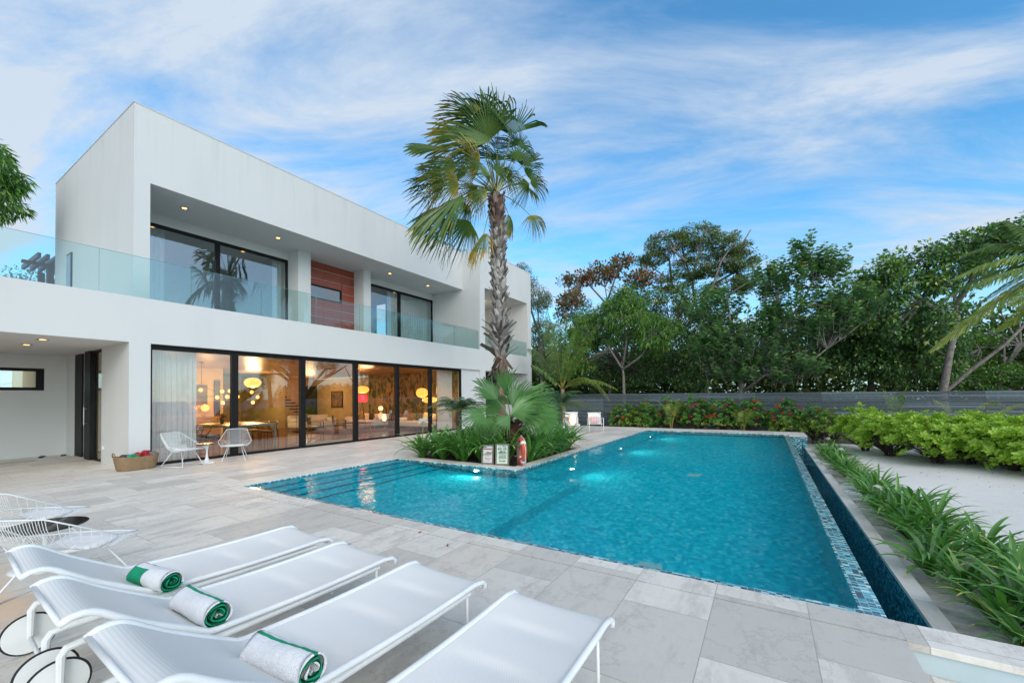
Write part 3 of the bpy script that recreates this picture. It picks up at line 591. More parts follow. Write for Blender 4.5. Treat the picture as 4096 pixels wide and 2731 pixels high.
# ================================================================== loungers
def sling_profile():
    # (y along, z) from foot to head, local y: 0 = hinge, + towards the pool
    P=[(1.185,.325),(1.195,.352),(1.16,.376),(1.08,.384)]
    for i in range(1,34): P.append((1.08-1.08*i/33,.384-.012*math.sin(math.pi*i/33)))
    P+=[(-.04,.392),(-.10,.430),(-.2,.492),(-.32,.570),(-.40,.632),(-.445,.668),(-.475,.684),(-.505,.690),(-.54,.686),(-.575,.668)]
    return P
def make_lounger():
    t=empty('sun_lounger')
    P=sling_profile(); w=.30; V=[];F=[];nx=17
    for i,(y,z) in enumerate(P):
        for j in range(nx):
            u=-1+2*j/(nx-1); sag=.022*(1-u*u)*(1 if .12<y<1.1 else .55)
            # slings sag softly between two cross bars
            for yc in (.84,.50,.16):
                dyq=y-(yc+.05*(1-u*u)); sag+=(.014*(1-u*u)*math.exp(-(dyq/.022)**2) if dyq>0 else .014*(1-u*u)*math.exp(-(dyq/.10)**2))
            V.append((u*w,y,z-sag))
    for i in range(len(P)-1):
        for j in range(nx-1): a=i*nx+j; F.append((a,a+1,a+nx+1,a+nx))
    m=MB(); m.add(V,F); o=m.build('sling',M['sling'],t,smooth=True)
    sd_=o.modifiers.new('s','SOLIDIFY'); sd_.thickness=.004
    ss=o.modifiers.new('u','SUBSURF'); ss.levels=1; ss.render_levels=1
    for sx_ in (-1,1):
        r=MB(); r.tube([(sx_*.312,y,z) for y,z in P],.0165,10); r.build('side_rail',M['white_metal'],t,smooth=True)
    r=MB(); 
    for (y,z) in ((1.188,.335),(-.57,.672)): q=MB(); q.tube([(-.31,y,z),(.31,y,z)],.011,8); q.build('end_bar',M['white_metal'],t,smooth=True)
    for y in (.95,.55,.14): q=MB(); q.tube([(-.29,y,.318),(.29,y,.318)],.012,8); q.build('cross_bar',M['white_metal'],t,smooth=True)
    r.tube([(-.27,-.30,.50),(-.27,-.22,.40),(-.10,-.16,.36),(.10,-.16,.36),(.27,-.22,.40),(.27,-.30,.50)],.011,8)
    r.build('back_support',M['white_metal'],t,smooth=True)
    for sx_ in (-1,1):
        x=sx_*.285
        r=MB(); r.tube([(x,1.06,.335),(x,.5,.330),(x,-.40,.330),(x,-.455,.322),(x,-.475,.29),(x,-.478,.12)],[.017,.02,.02,.02,.02,.016],10); r.build('base_rail',M['white_metal'],t,smooth=True).modifiers.new('e','EDGE_SPLIT')
        r=MB(); r.tube([(x,1.04,.33),(x,1.04,.012)],.010,8); r.tube([(x,1.04,.012),(x,1.04,0)],.013,8); r.build('leg',M['white_metal'],t,smooth=True)
    r=MB(); r.tube([(-.33,-.478,.125),(.33,-.478,.125)],.011,8); r.build('axle',M['white_metal'],t,smooth=True)
    for sx_ in (-1,1):
        k=40; wl=MB(); x0=sx_*.335; R_=.118
        def disc(r0,x): return [(x,-.478+r0*math.cos(2*math.pi*j/k),.130+r0*math.sin(2*math.pi*j/k)) for j in range(k)]
        V=disc(R_,x0-.006)+disc(R_,x0+.006); F=[tuple(range(k))[::-1],tuple(range(k,2*k))]+[(j,(j+1)%k,k+(j+1)%k,k+j) for j in range(k)]
        wl.add(V,F); wl.lathe([(.02,-.012),(.02,.012)],k=8) if False else None
        wo=wl.build('wheel',M['white_metal'],t)
        ty=MB(); ty.tube([(x0,-.478+(R_+.004)*math.cos(2*math.pi*j/k),.130+(R_+.004)*math.sin(2*math.pi*j/k)) for j in range(k)],.0065,8,closed=True); ty.build('tyre',M['rubber'],wo,smooth=True)
    return t
lg=make_lounger()
L_=[(-3.66,1.085,-3.5,'leftmost of the four white mesh sun loungers, with a green and white towel'),
    (-2.82,1.06,-2.2,'white mesh sun lounger second from the left, its rolled towel showing a green edge stripe'),
    (-1.97,1.07,-1.6,'white mesh sun lounger second from the right, with the towel closest to the camera'),
    (-1.08,1.05,-.8,'white mesh sun lounger farthest right, without a towel')]
lds=[]
for i,(x,y,a,lb) in enumerate(L_):
    o=lg if i==0 else copy_tree(lg)
    o.location=(x,y,0); o.rotation_euler=(0,0,rad(a)); tag(o,lb,'sun lounger','white sun loungers in a row'); lds.append(o)
# rolled towels
M['towel_w']=mat('white_terry',(.86,.87,.88),.95,(.78,.79,.82),30,4,coord='obj',bmp=.9,bscale=160)
M['towel_g']=mat('green_terry',(.0,.36,.17),.95,(.0,.28,.13),30,4,coord='obj',bmp=.9,bscale=160)
def towel(x,y,z,rz,L,R,style,label):
    turns=3.4; n=150; V=[];F=[];mi=[]; th=.0085; rows=18
    pts=[]
    for i in range(n+1):
        u=i/n; a=u*turns*2*math.pi; r=.014+(R-.014)*(u**.85)
        pts.append((a,r))
    phase=-turns*2*math.pi+math.radians(-60)
    rng=random.Random(int(x*100))
    for side in (0,1):
        for i,(a,r) in enumerate(pts):
            rr=r-(th if side else 0)
            for j in range(rows+1):
                v=j/rows; wob=1+.035*math.sin(3*a+v*5)+.03*math.sin(v*7+a*.5)+.015*math.sin(v*31+a*3); e=.006*math.sin(a*1.7+2*side)*(1 if j in(0,rows) else 0)
                sq=.88
                V.append(((v-.5)*L+e+.012*math.sin(a*2.3)*(1 if v>.5 else -1)*abs(v-.5), rr*wob*math.cos(a+phase), rr*wob*math.sin(a+phase)*sq))
    W=rows+1; NN=(n+1)*W
    def matid(i,j):
        a=(pts[i][0]+phase); deg=math.degrees(a)%360; outer=i>n*(1-1/turns); v=j/rows
        if style==0: return 1 if (not outer) or (v<.42 and not (60<deg<110)) or (deg>215 and deg<330) else 0
        if style==1: return 1 if (not outer and i>20) or (deg<82 and deg>66) or (deg>215 and deg<300) else 0
        return 1 if (not outer and i>55) or (deg<84 and deg>68) or (deg>215 and deg<300) else 0
    for i in range(n):
        for j in range(rows):
            a=i*W+j; F.append((a,a+1,a+W+1,a+W)); mi.append(matid(i,j)); b=NN+a; F.append((b,b+W,b+W+1,b+1)); mi.append(matid(i,j))
        for j in (0,rows):
            a=i*W+j; b=NN+a; F.append((a,a+W,b+W,b)); mi.append(matid(i,min(j,rows-1)))
    i=n
    for j in range(rows): a=i*W+j; F.append((a,a+1,NN+a+1,NN+a)); mi.append(1)
    m=MB(); m.add(V,F,mi); o=m.build('rolled_towel',[M['towel_w'],M['towel_g']],smooth=True,label=label,cat='towel',group='rolled towels on the loungers')
    o.location=(x,y,z+R*.93); o.rotation_euler=(0,0,rz)
towel(-3.43,1.08,.372,rad(9),.36,.080,0,'rolled towel on the leftmost lounger, green with a white upper half')
towel(-2.72,1.06,.372,rad(2),.38,.084,1,'rolled white towel with a green edge on the second lounger from the left')
towel(-1.85,1.035,.372,rad(6),.38,.084,2,'rolled white towel nearest the camera, green round its spiral end')
# ================================================================== wire lounge chair
def make_wirechair():
    t=empty('wire_chair'); BT=np.array([.23,-.40,.80]); SD=np.array([.37,.05,.50]); FT=np.array([.27,.38,.42]); FC=np.array([.17,.40,.42])
    m=MB()
    rim=[(-.23,-.40,.80),(-.12,-.415,.805),(0,-.42,.807),(.12,-.415,.805),(.23,-.40,.80),(.30,-.175,.65),(.37,.05,.50),(.345,.16,.47),(.27,.38,.42),(.15,.39,.42),(0,.39,.42),(-.15,.39,.42),(-.27,.38,.42),(-.345,.16,.47),(-.37,.05,.50),(-.30,-.175,.65)]
    m.tube(rim,.0075,6,closed=True); m.build('rim',M['white_metal'],t,smooth=True)
    m=MB(); n=45
    for i in range(n):
        u=-1+2*i/(n-1); au=abs(u); sg=1 if u>=0 else -1
        if au<.5: q=au/.5; top=np.array([sg*.23*q,-.42+.02*q,.806-.006*q])
        else:
            q=(au-.5)/.5
            top=BT+(SD-BT)*(q/.6) if q<.6 else SD+(FT-SD)*((q-.6)/.4); top=top*np.array([sg,1,1])
        end=np.array([u*.29,.39-.03*au,.42]); b1=np.array([top[0]*.96,top[1]+.03+.02*(1-au),max(.36,top[2]-.30)]); b2=np.array([u*.26,-.16+.15*au,.352])
        b3=np.array([u*.275,.10,.365])
        C=[top,b1,b2,b3,end]; P=[]
        for k in range(13):   # quartic bezier
            s_=k/12; P.append(sum(math.comb(4,a)*s_**a*(1-s_)**(4-a)*C[a] for a in range(5)))
        m.tube(P,.0026,4,cap=False)
    m.build('wire_shell',M['white_metal'],t)
    m=MB(); m.tube([(-.31,.0,.43),(-.2,.03,.375),(0,.03,.365),(.2,.03,.375),(.31,.0,.43)],.0045,5); m.tube([(-.27,-.2,.5),(-.16,-.22,.40),(0,-.22,.385),(.16,-.22,.40),(.27,-.2,.5)],.0045,5); m.build('support_wire',M['white_metal'],t)
    V=[];F=[]; k=28
    prof=[(0,.405),(.6,.418),(.9,.414),(1.0,.398),(.95,.383),(.6,.376),(0,.376)]
    for r,z in prof:
        for j in range(k):
            a=2*math.pi*j/k; ca,sa=math.cos(a),math.sin(a); rx=.235*r*(abs(ca)**.7)*(1 if ca>0 else -1); ry=.215*r*(abs(sa)**.7)*(1 if sa>0 else -1); V.append((rx,.125+ry,z+.012*ry))
    for i in range(len(prof)-1):
        for j in range(k): F.append((i*k+j,i*k+(j+1)%k,(i+1)*k+(j+1)%k,(i+1)*k+j))
    m=MB(); m.add(V,F); m.build('seat_cushion',M['cushion'],t,smooth=True)
    for sg in (-1,1):
        m=MB(); m.tube([(sg*.15,.17,.372),(sg*.25,.33,.02),(sg*.262,.34,.008),(sg*.262,0,.008),(sg*.262,-.34,.008),(sg*.25,-.33,.02),(sg*.15,-.10,.372)],.0078,8)
        m.build('leg_frame',M['white_metal'],t,smooth=True)
        
        for yq in (.25,-.32): m=MB(); m.tube([(sg*.262,yq,.004),(sg*.262,yq+.07,.004)],.009,6); m.build('floor_glide',M['rubber'],t)
    return t
wc=make_wirechair()
for i,(x,y,rz,lb) in enumerate(((-12.24,4.36,math.atan2(.225,.68)-math.pi/2,'white wire lounge chair beside the wicker basket, turned sideways'),
        (-12.08,5.47,math.atan2(-.25,.43)-math.pi/2,'white wire lounge chair facing the camera in front of the black window post'),
        (-5.13,1.0,.62,'nearer of the two white wire chairs at the left edge, behind the first lounger'),
        (-6.80,1.04,.60,'farther of the two white wire chairs at the left edge, beyond the dark round table'))):
    o=wc if i==0 else copy_tree(wc); o.location=(x,y,0); o.rotation_euler=(0,0,rz); o.scale=(1,1,1) if i<2 else (1.02,1.02,.88); tag(o,lb,'wire chair','white wire lounge chairs on the deck')
# ================================================================== pedestal tables
def tulip(x,y,h,rt,lb,rb=.19):
    t=empty('pedestal_table',(x,y,0),0,lb,'side table','dark topped pedestal tables on the deck')
    m=MB(); m.lathe([(0.0,h-.022),(rt*.93,h-.022),(rt,h-.008),(rt,h-.003),(rt*.985,h),(0,h)],k=48); m.build('tabletop',M['blackg'],t,smooth=False)
    m=MB(); m.lathe([(rb,0),(rb,.006),(rb*.85,.016),(rb*.5,.035),(rb*.25,.08),(.026,.16),(.021,.25),(.024,.33),(.045,h-.07),(.10,h-.024)],k=32); m.build('pedestal',M['white_metal'],t,smooth=True)
tulip(-12.19,4.86,.50,.235,'small pedestal side table between the two wire chairs at the window')
tulip(-6.03,1.04,.40,.30,'dark round pedestal table between the two wire chairs at the left edge',rb=.24)
# ================================================================== basket
def basketmat():
    m,t,b=newmat('woven_palm'); b.inputs['Roughness'].default_value=.8
    tcn=t.nodes.new('ShaderNodeTexCoord'); wv_=t.nodes.new('ShaderNodeTexWave'); wv_.bands_direction='Z'; wv_.inputs['Scale'].default_value=22; wv_.inputs['Distortion'].default_value=1.5; wv_.inputs['Detail'].default_value=2; lk(t,tcn.outputs['Object'],wv_.inputs[0])
    n_=noise(t,14,5,'obj'); c=mixc(t,n_,(.46,.31,.17),(.22,.13,.065)); c=mixc(t,math_(t,'MULTIPLY',wv_.outputs['Fac'],.35),c,(.15,.09,.045)); lk(t,c,b.inputs['Base Color']); bump(t,b,wv_.outputs['Fac'],.7,.01); return m
M['basket']=basketmat()
def rrect(a,b,p=3.2,k=40):
    out=[]
    for j in range(k):
        t=2*math.pi*j/k; c,s_=math.cos(t),math.sin(t); out.append((a*abs(c)**(2/p)*(1 if c>0 else -1),b*abs(s_)**(2/p)*(1 if s_>0 else -1)))
    return out
bk=empty('basket',(-12.62,3.60,0),rad(95),'woven palm basket full of towels by the white column','basket')
V=[];F=[];k=40; lev=[(0,.33,.20),(.03,.345,.21),(.15,.37,.225),(.28,.40,.235),(.31,.405,.24),(.31,.385,.22),(.2,.36,.2),(.17,.34,.19)]
for z,a,b in lev:
    for x,y in rrect(a,b): V.append((x,y,z+(.035*(x/.4)**2 if z>.2 else 0)))
for i in range(len(lev)-1):
    for j in range(k): F.append((i*k+j,i*k+(j+1)%k,(i+1)*k+(j+1)%k,(i+1)*k+j))
F.append(tuple(range(k))[::-1]); F.append(tuple((len(lev)-1)*k+j for j in range(k)))
m=MB(); m.add(V,F); m.build('basket_body',M['basket'],bk,smooth=True)
m=MB(); m.tube([(-.40,-.08,.33),(-.415,-.05,.40),(-.42,0,.42),(-.415,.05,.40),(-.40,.08,.33)],.012,8); m.build('handle',M['basket'],bk,smooth=True)
def clothlump(x,y,z,sx,sy,sz,m_,seed,lb):
    V=[];F=[];n=14;k2=20; rg=random.Random(seed); ph=[rg.uniform(0,6) for _ in range(6)]
    for i in range(n+1):
        th=math.pi*i/n
        for j in range(k2):
            a=2*math.pi*j/k2; r=1+.16*math.sin(3*a+ph[0]+2*th)+.12*math.sin(5*th+ph[1]+a)+.07*math.sin(9*a+ph[2])
            V.append((math.sin(th)*math.cos(a)*sx*r,math.sin(th)*math.sin(a)*sy*r,math.cos(th)*sz*r))
    for i in range(n):
        for j in range(k2): F.append((i*k2+j,i*k2+(j+1)%k2,(i+1)*k2+(j+1)%k2,(i+1)*k2+j))
    q=MB(); q.add(V,F); o=q.build('beach_towel',m_,smooth=True,label=lb,cat='towel'); c,s_=math.cos(rad(95)),math.sin(rad(95)); o.location=(-12.62+x*c-y*s_,3.60+x*s_+y*c,z); o.rotation_euler=(0,0,rad(95))
M['redcloth']=mat('red_cloth',(.50,.02,.03),.9,(.10,.01,.015),9,coord='obj'); M['blackcloth']=mat('black_cloth',(.02,.02,.022),.9,(.10,.10,.11),14,coord='obj'); M['greycloth']=mat('grey_cloth',(.22,.22,.23),.9,(.10,.10,.10),9,coord='obj')
clothlump(.16,0,.335,.13,.12,.075,M['redcloth'],1,'red folded towel on top of the basket'); clothlump(.04,.03,.32,.12,.12,.06,M['redcloth'],5,'dark red crumpled towel in the middle of the basket')
clothlump(-.10,-.05,.315,.12,.10,.045,M['towel_g'],2,'green towel lying in the left half of the basket'); clothlump(-.20,.03,.315,.14,.12,.045,M['blackcloth'],3,'black and white towel at the left end of the basket')
clothlump(.28,-.06,.335,.07,.09,.05,M['greycloth'],4,'grey towel at the right end of the basket')
# sandals
def sandal(x,y,rz,lb):
    o=empty('sandal',(x,y,0),rz,lb,'sandal','black sandals by the porch wall'); V=[]; k=20
    for z in (0.,.018):
        for j in range(k): a=2*math.pi*j/k; V.append((.048*math.sin(a)*(1+.2*math.cos(a)),.135*math.cos(a),z))
    m=MB(); m.add(V,[tuple(range(k))[::-1],tuple(range(k,2*k))]+[(j,(j+1)%k,k+(j+1)%k,k+j) for j in range(k)]); m.build('sole',M['rubber'],o)
    m=MB(); m.tube([(-.045,-.02,.018),(-.03,.03,.045),(0,.075,.02),(.03,.03,.045),(.045,-.02,.018)],.007,6); m.build('strap',M['rubber'],o)
sandal(-18.02,3.02,.9,'black sandal leftmost of the three by the porch wall'); sandal(-17.85,2.98,1.3,'black sandal nearest the camera by the porch wall'); sandal(-17.85,3.42,1.1,'black sandal rightmost, close to the entrance door')
m=MB(); m.box(-14.60,-14.53,3.47,3.498,.36,.45); m.build('outdoor_socket',M['white_metal'],label='small white electric socket low on the porch column',cat='socket')
# ================================================================== signs
def text(s_,size,loc,rot,mat_,parent,ext=.0015,ax='CENTER',sxx=1.0,bold=0.0):
    c=bpy.data.curves.new('t','FONT'); c.body=s_; c.size=size; c.extrude=ext; c.align_x=ax; c.align_y='CENTER'; c.offset=bold
    o=bpy.data.objects.new('t',c); COL.objects.link(o); dg=bpy.context.evaluated_depsgraph_get(); dg.update()
    me=bpy.data.meshes.new_from_object(o.evaluated_get(dg)); me.name='lettering'; me.materials.clear(); me.materials.append(mat_)
    bpy.data.objects.remove(o); q=bpy.data.objects.new('lettering',me); COL.objects.link(q); q.parent=parent; q.location=loc; q.rotation_euler=rot; q.scale=(sxx,1,1); return q
M['barn']=wood('barn_wood',(.20,.17,.14),(.11,.09,.075),.8,'Z'); M['signw']=mat('sign_white',(.74,.74,.72),.5); M['signb']=mat('sign_cream',(.62,.70,.58),.6,(.55,.64,.52),12,coord='obj')
M['red']=mat('sign_red',(.42,.015,.03),.5); M['ink']=mat('sign_ink',(.012,.02,.018),.5)
def sign(name,x,y,rz,tilt,w,h,pm,lb):
    o=empty(name,(x,y,0),rz,lb,'sign','framed signs in the planter'); o.rotation_euler=(tilt,0,rz)
    f=MB(); b=.035
    f.box(-w/2,-w/2+b,-.02,.006,0,h); f.box(w/2-b,w/2,-.02,.006,0,h); f.box(-w/2+b,w/2-b,-.02,.006,0,b); f.box(-w/2+b,w/2-b,-.02,.006,h-b,h); f.build('frame',M['barn'],o,bevel=.003)
    p=MB(); p.box(-w/2+b,w/2-b,-.006,.002,b,h-b); p.build('board',pm,o); return o
tocam=lambda x,y: math.atan2(-x,y)   # facing direction -Y rotated towards the eye
s1=sign('warning_sign',-5.66,8.02,rad(16),rad(-7),.31,.46,M['signw'],'wood framed white warning sign with red letters, left of the two signs')
f=MB()
for (a,b,c,d) in ((-.112,.112,.062,.066),(-.112,.112,.39,.394),(-.112,-.108,.066,.39),(.108,.112,.066,.39)): f.box(a,b,-.0085,-.006,c,d)
f.build('red_border',M['red'],s1)
R90=(rad(90),0,0)
for tx,sz,z,b in (('WARNING',.046,.355,.002),('NO',.034,.285,.0008),('LIFEGUARD',.034,.243,.0008),('ON DUTY',.034,.200,.0008),('SWIM AT YOUR',.024,.137,.0008),('OWN RISK',.024,.105,.0008)): text(tx,sz,(0,-.008,z),R90,M['red'],s1,bold=b,sxx=.9)
s2=sign('pool_rules_sign',-5.27,8.055,rad(22),rad(-7),.33,.50,M['signb'],'wood framed pale green pool rules sign with black letters, right of the two signs')
for tx,sz,x,z,sx_,b in (('Pool',.034,-.055,.435,.8,0),('Rules',.040,.045,.435,1,.0012),('SPLASH',.027,-.058,.398,1,.0006),('Laugh',.027,.062,.398,1,.0004),('PLAY',.040,-.055,.364,1.05,.002),('MORE',.030,.058,.366,.95,.0014),('Cannonball',.028,.01,.332,1,.0004),('marco polo',.034,.01,.303,.95,.0014),('NAP IN THE SHADE',.022,.012,.276,.95,.0008),('Tan Bake Glow',.026,.01,.248,.95,.0002),('DIVE FOR DIVE',.026,.005,.219,1,.0008),('PENNIES FUN',.028,.005,.190,.98,.001),('SWIM AT OWN RISK',.021,.005,.163,1,.0008),('The Party is Here',.022,.005,.137,1,.0),('BE SAFE',.042,0,.092,1,.0015)): text(tx,sz,(x,-.008,z),R90,M['ink'],s2,sxx=sx_,bold=b)
# lifebuoy on its post
ps=empty('buoy_post',(-4.985,8.30,-.05),0,'weathered grey wooden post holding the lifebuoy','post'); m=MB(); m.tube([(0,0,0),(.005,0,.3),(0,0,.60)],[.034,.032,.031],10); m.build('post_wood',M['barn'],ps,smooth=True)
m=MB(); m.tube([(0,-.03,.50),(-.10,-.08,.56),(-.11,-.085,.565)],.006,6); m.tube([(0,-.03,.27),(-.06,-.05,.24),(-.08,-.05,.28)],.006,6); m.build('hook',M['steel'],ps,smooth=True)
lb_=empty('lifebuoy',(-4.84,8.22,.335),rad(-46),'orange lifebuoy with white bands hanging edge-on from the wooden post','lifebuoy')
M['orange']=mat('orange_foam',(.62,.085,.035),.45,(.52,.07,.03),5,coord='obj')
k=48;kk=14;V=[];F=[];mi=[]
for i in range(k):
    a=2*math.pi*i/k
    for j in range(kk): b=2*math.pi*j/kk; r=.27+.055*math.cos(b); V.append((r*math.cos(a),.062*math.sin(b),r*math.sin(a)))
for i in range(k):
    for j in range(kk): F.append((i*kk+j,((i+1)%k)*kk+j,((i+1)%k)*kk+(j+1)%kk,i*kk+(j+1)%kk))
m=MB(); m.add(V,F); m.build('ring',M['orange'],lb_,smooth=True)
for q in range(4):
    a0=math.pi/4+q*math.pi/2; V=[];F=[]
    for i in range(5):
        a=a0-.12+.06*i
        for j in range(kk): b=2*math.pi*j/kk; r=.27+.058*math.cos(b); V.append((r*math.cos(a),.065*math.sin(b),r*math.sin(a)))
    for i in range(4):
        for j in range(kk): F.append((i*kk+j,(i+1)*kk+j,(i+1)*kk+(j+1)%kk,i*kk+(j+1)%kk))
    m=MB(); m.add(V,F); m.build('band',M['white_metal'],lb_,smooth=True)
m=MB(); m.tube([((.345+.02*math.sin(8*a))*math.cos(a),.01,(.345+.02*math.sin(8*a))*math.sin(a)) for a in np.linspace(0,2*math.pi,64,endpoint=False)],.006,6,closed=True); m.build('rope',M['white_metal'],lb_)
# ================================================================== far armchairs
def archair():
    t=empty('garden_armchair'); W_=.30
    for sg in (-1,1):
        m=MB(); m.tube([(sg*W_,.33,0),(sg*W_,.33,.60),(sg*W_,.28,.625),(sg*W_,-.30,.60),(sg*W_,-.30,0)],.015,8); m.build('side_frame',M['white_metal'],t,smooth=True)
    m=MB()
    for y,z in ((.30,.38),(-.22,.34),(-.30,.84)): m.tube([(-W_,y,z),(W_,y,z)],.013,8)
    for sg in (-1,1): m.tube([(sg*(W_-.03),.30,.385),(sg*(W_-.03),-.2,.345),(sg*(W_-.03),-.30,.84)],.012,8)
    m.build('seat_frame',M['white_metal'],t,smooth=True)
    m=MB(); m.box(-.27,.27,-.205,.30,.37,.376); o=m.build('seat',M['sling'],t); m=MB(); m.add([(-.27,-.21,.35),(.27,-.21,.35),(.27,-.305,.83),(-.27,-.305,.83),(-.27,-.215,.35),(.27,-.215,.35),(.27,-.31,.83),(-.27,-.31,.83)],[(0,1,2,3),(7,6,5,4),(0,4,5,1),(3,2,6,7),(0,3,7,4),(1,5,6,2)]); m.build('backrest',M['sling'],t)
    return t
def cushionmat():
    m,t,b=newmat('red_lattice_fabric'); b.inputs['Roughness'].default_value=.9; tcn=t.nodes.new('ShaderNodeTexCoord'); sp=t.nodes.new('ShaderNodeSeparateXYZ'); lk(t,tcn.outputs['Object'],sp.inputs[0])
    a=math_(t,'SINE',math_(t,'MULTIPLY',sp.outputs[0],45.)); c_=math_(t,'SINE',math_(t,'MULTIPLY',sp.outputs[2],45.)); p=math_(t,'ABSOLUTE',math_(t,'ADD',a,c_)); k_=math_(t,'LESS_THAN',math_(t,'ABSOLUTE',math_(t,'SUBTRACT',p,.8)),.42)
    lk(t,mixc(t,k_,(.75,.70,.68),(.50,.03,.07)),b.inputs['Base Color']); return m
M['lattice']=cushionmat()
def scatter_cushion(x,y,z,rz,lb,w=.42,h=.28,m_=None,tl=-.2):
    V=[];F=[];n=12;
    for sgn in (1,-1):
        for i in range(n+1):
            for j in range(n+1):
                u=-1+2*i/n;v=-1+2*j/n; th=.06*(1-u**4)*(1-v**4)+.004; V.append((u*w/2*(1-.06*v*v),sgn*th,v*h/2*(1-.06*u*u)))
    W_=n+1
    for q in (0,1):
        for i in range(n):
            for j in range(n): a=q*W_*W_+i*W_+j; f=(a,a+1,a+W_+1,a+W_); F.append(f if q==0 else f[::-1])
    m=MB(); m.add(V,F); o=m.build('cushion',m_ or M['lattice'],smooth=True,label=lb,cat='cushion'); o.location=(x,y,z); o.rotation_euler=(tl,0,rz); return o
ac=archair()
for i,(x,y,rz,lb) in enumerate(((-6.35,17.15,rad(-152),'white garden armchair with patterned cushion, right of the two near the far pool corner'),(-7.55,17.3,rad(-160),'white garden armchair partly behind the glowing lantern'))):
    o=ac if i==0 else copy_tree(ac); o.location=(x,y,0); o.rotation_euler=(0,0,rz); tag(o,lb,'armchair','white garden armchairs at the far end of the deck')
    d=np.array([math.sin(-rz+math.pi),0]) 
    bx=-math.sin(rz)*(-.17); by=math.cos(rz)*(-.17)
    scatter_cushion(x+bx,y+by,.53,rz,('red and white patterned cushion on the right garden armchair','red and white patterned cushion on the armchair behind the lantern')[i],tl=.2)
fs=empty('garden_footstool',(-7.0,16.2,0),rad(20),'low white table in front of the garden armchairs','table'); m=MB(); m.box(-.3,.3,-.28,.28,.36,.385); m.build('tabletop',M['white_metal'],fs)
for a in (-.27,.27):
    for b in (-.25,.25): m=MB(); m.tube([(a,b,0),(a,b,.36)],.013,6); m.build('leg',M['white_metal'],fs)
ln=empty('lantern',(-7.0,16.2,.385),0,'glowing egg shaped lantern on the low white table','lantern'); M['lantern']=emit('lantern_glow',(1,.60,.26),2.6)
m=MB(); m.lathe([(.06,.01),(.10,.06),(.135,.16),(.13,.25),(.09,.36),(.055,.41)],k=24); m.build('shade',M['lantern'],ln,smooth=True); m=MB(); m.lathe([(.07,0),(.07,.012)],k=20); m.build('lantern_base',M['white_metal'],ln)
l=bpy.data.lights.new('lantern_lamp','POINT'); l.energy=6; l.color=(1,.7,.35); l.shadow_soft_size=.14; lo=bpy.data.objects.new('lantern_lamp',l); COL.objects.link(lo); lo.parent=ln; lo.location=(0,0,.62)
# upstairs balcony furniture
o=copy_tree(wc); o.location=(-14.0,14.7,3.5); o.rotation_euler=(0,0,rad(-60)); tag(o,'white wire chair on the balcony in front of the drawn curtain','wire chair','white wire lounge chairs on the deck')
o=copy_tree(wc); o.location=(-14.0,5.6,3.5); o.rotation_euler=(0,0,rad(-110)); tag(o,'white wire chair on the balcony behind the glass railing at the large window','wire chair','white wire lounge chairs on the deck')
def lowchair(x,y,z,rz,lb):
    t=empty('cushioned_chair',(x,y,z),rz,lb,'armchair')
    m=MB(); m.box(-.34,.34,-.32,.36,.28,.42); m.build('seat',M['cushion'],t,bevel=.04); m=MB(); m.add([(-.34,-.30,.40),(.34,-.30,.40),(.34,-.42,.86),(-.34,-.42,.86),(-.34,-.18,.40),(.34,-.18,.40),(.34,-.30,.88),(-.34,-.30,.88)],[(0,3,2,1),(4,5,6,7),(0,1,5,4),(3,7,6,2),(0,4,7,3),(1,2,6,5)]); m.build('backrest',M['cushion'],t,bevel=.04)
    for sg in (-1,1): m=MB(); m.box(sg*.37-.02,sg*.37+.02,-.36,.36,.20,.25); m.box(sg*.37-.02,sg*.37+.02,.30,.35,0,.55); m.box(sg*.37-.02,sg*.37+.02,-.36,-.31,0,.62); m.build('side_frame',M['tablewood'],t)
lowchair(-14.0,21.4,3.5,rad(-95),'white cushioned wooden chair on the far balcony'); scatter_cushion(-13.95,21.5,4.15,rad(-95),'small red zigzag cushion on the far balcony chair',.34,.3,tl=.2)
# ================================================================== interior furniture
M['glow']=emit('paper_shade',(1,.46,.08),1.9); M['globe']=emit('amber_globe',(1,.42,.10),3.2); M['redshade']=emit('red_shade',(1,.03,.04),3.0); M['bulbw']=emit('bulb',(1,.75,.4),20)
def ribbed(c,prof,k=40,rib=.02,name='shade',parent=None,m_=None):
    V=[];F=[]
    for r,z in prof:
        for j in range(k): a=2*math.pi*j/k; rr=r*(1+(rib if j%2 else -rib)); V.append((rr*math.cos(a),rr*math.sin(a),z))
    for i in range(len(prof)-1):
        for j in range(k): F.append((i*k+j,i*k+(j+1)%k,(i+1)*k+(j+1)%k,(i+1)*k+j))
    m=MB(); m.add(V,F); return m.build(name,m_ or M['glow'],parent)
def pendant(x,y,z,rx,rz,lb,e,pw=1.0,ceil=2.965):
    t=empty('pendant_lamp',(x,y,z),0,lb,'pendant lamp')
    prof=[(max(.02,rx*abs(math.sin(math.pi*i/14))**pw),-rz*math.cos(math.pi*i/14)) for i in range(15)]
    ribbed(None,prof,parent=t); m=MB(); m.tube([(0,0,rz),(0,0,ceil-z)],.004,5); m.build('cord',M['white_metal'],t)
    lo=ilamp(x,y,z-rz-.12,e); lo.parent=t; lo.location=(0,0,-rz-.12)
pendant(-14.75,15.25,1.84,.29,.235,'round ribbed yellow pendant lamp, leftmost of the three',12,.8)
pendant(-14.42,15.5,1.47,.40,.15,'flat saucer shaped yellow pendant lamp, lowest of the three',10)
pendant(-13.98,15.7,1.95,.16,.52,'tall cigar shaped yellow pendant lamp behind the black window post',12)
pendant(-18.4,9.0,2.32,.31,.20,'glowing oval pendant lamp above the dining room',70,.8)
pendant(-19.0,15.0,2.08,.36,.20,'dim round pendant lamp deep in the living room',20,.8)
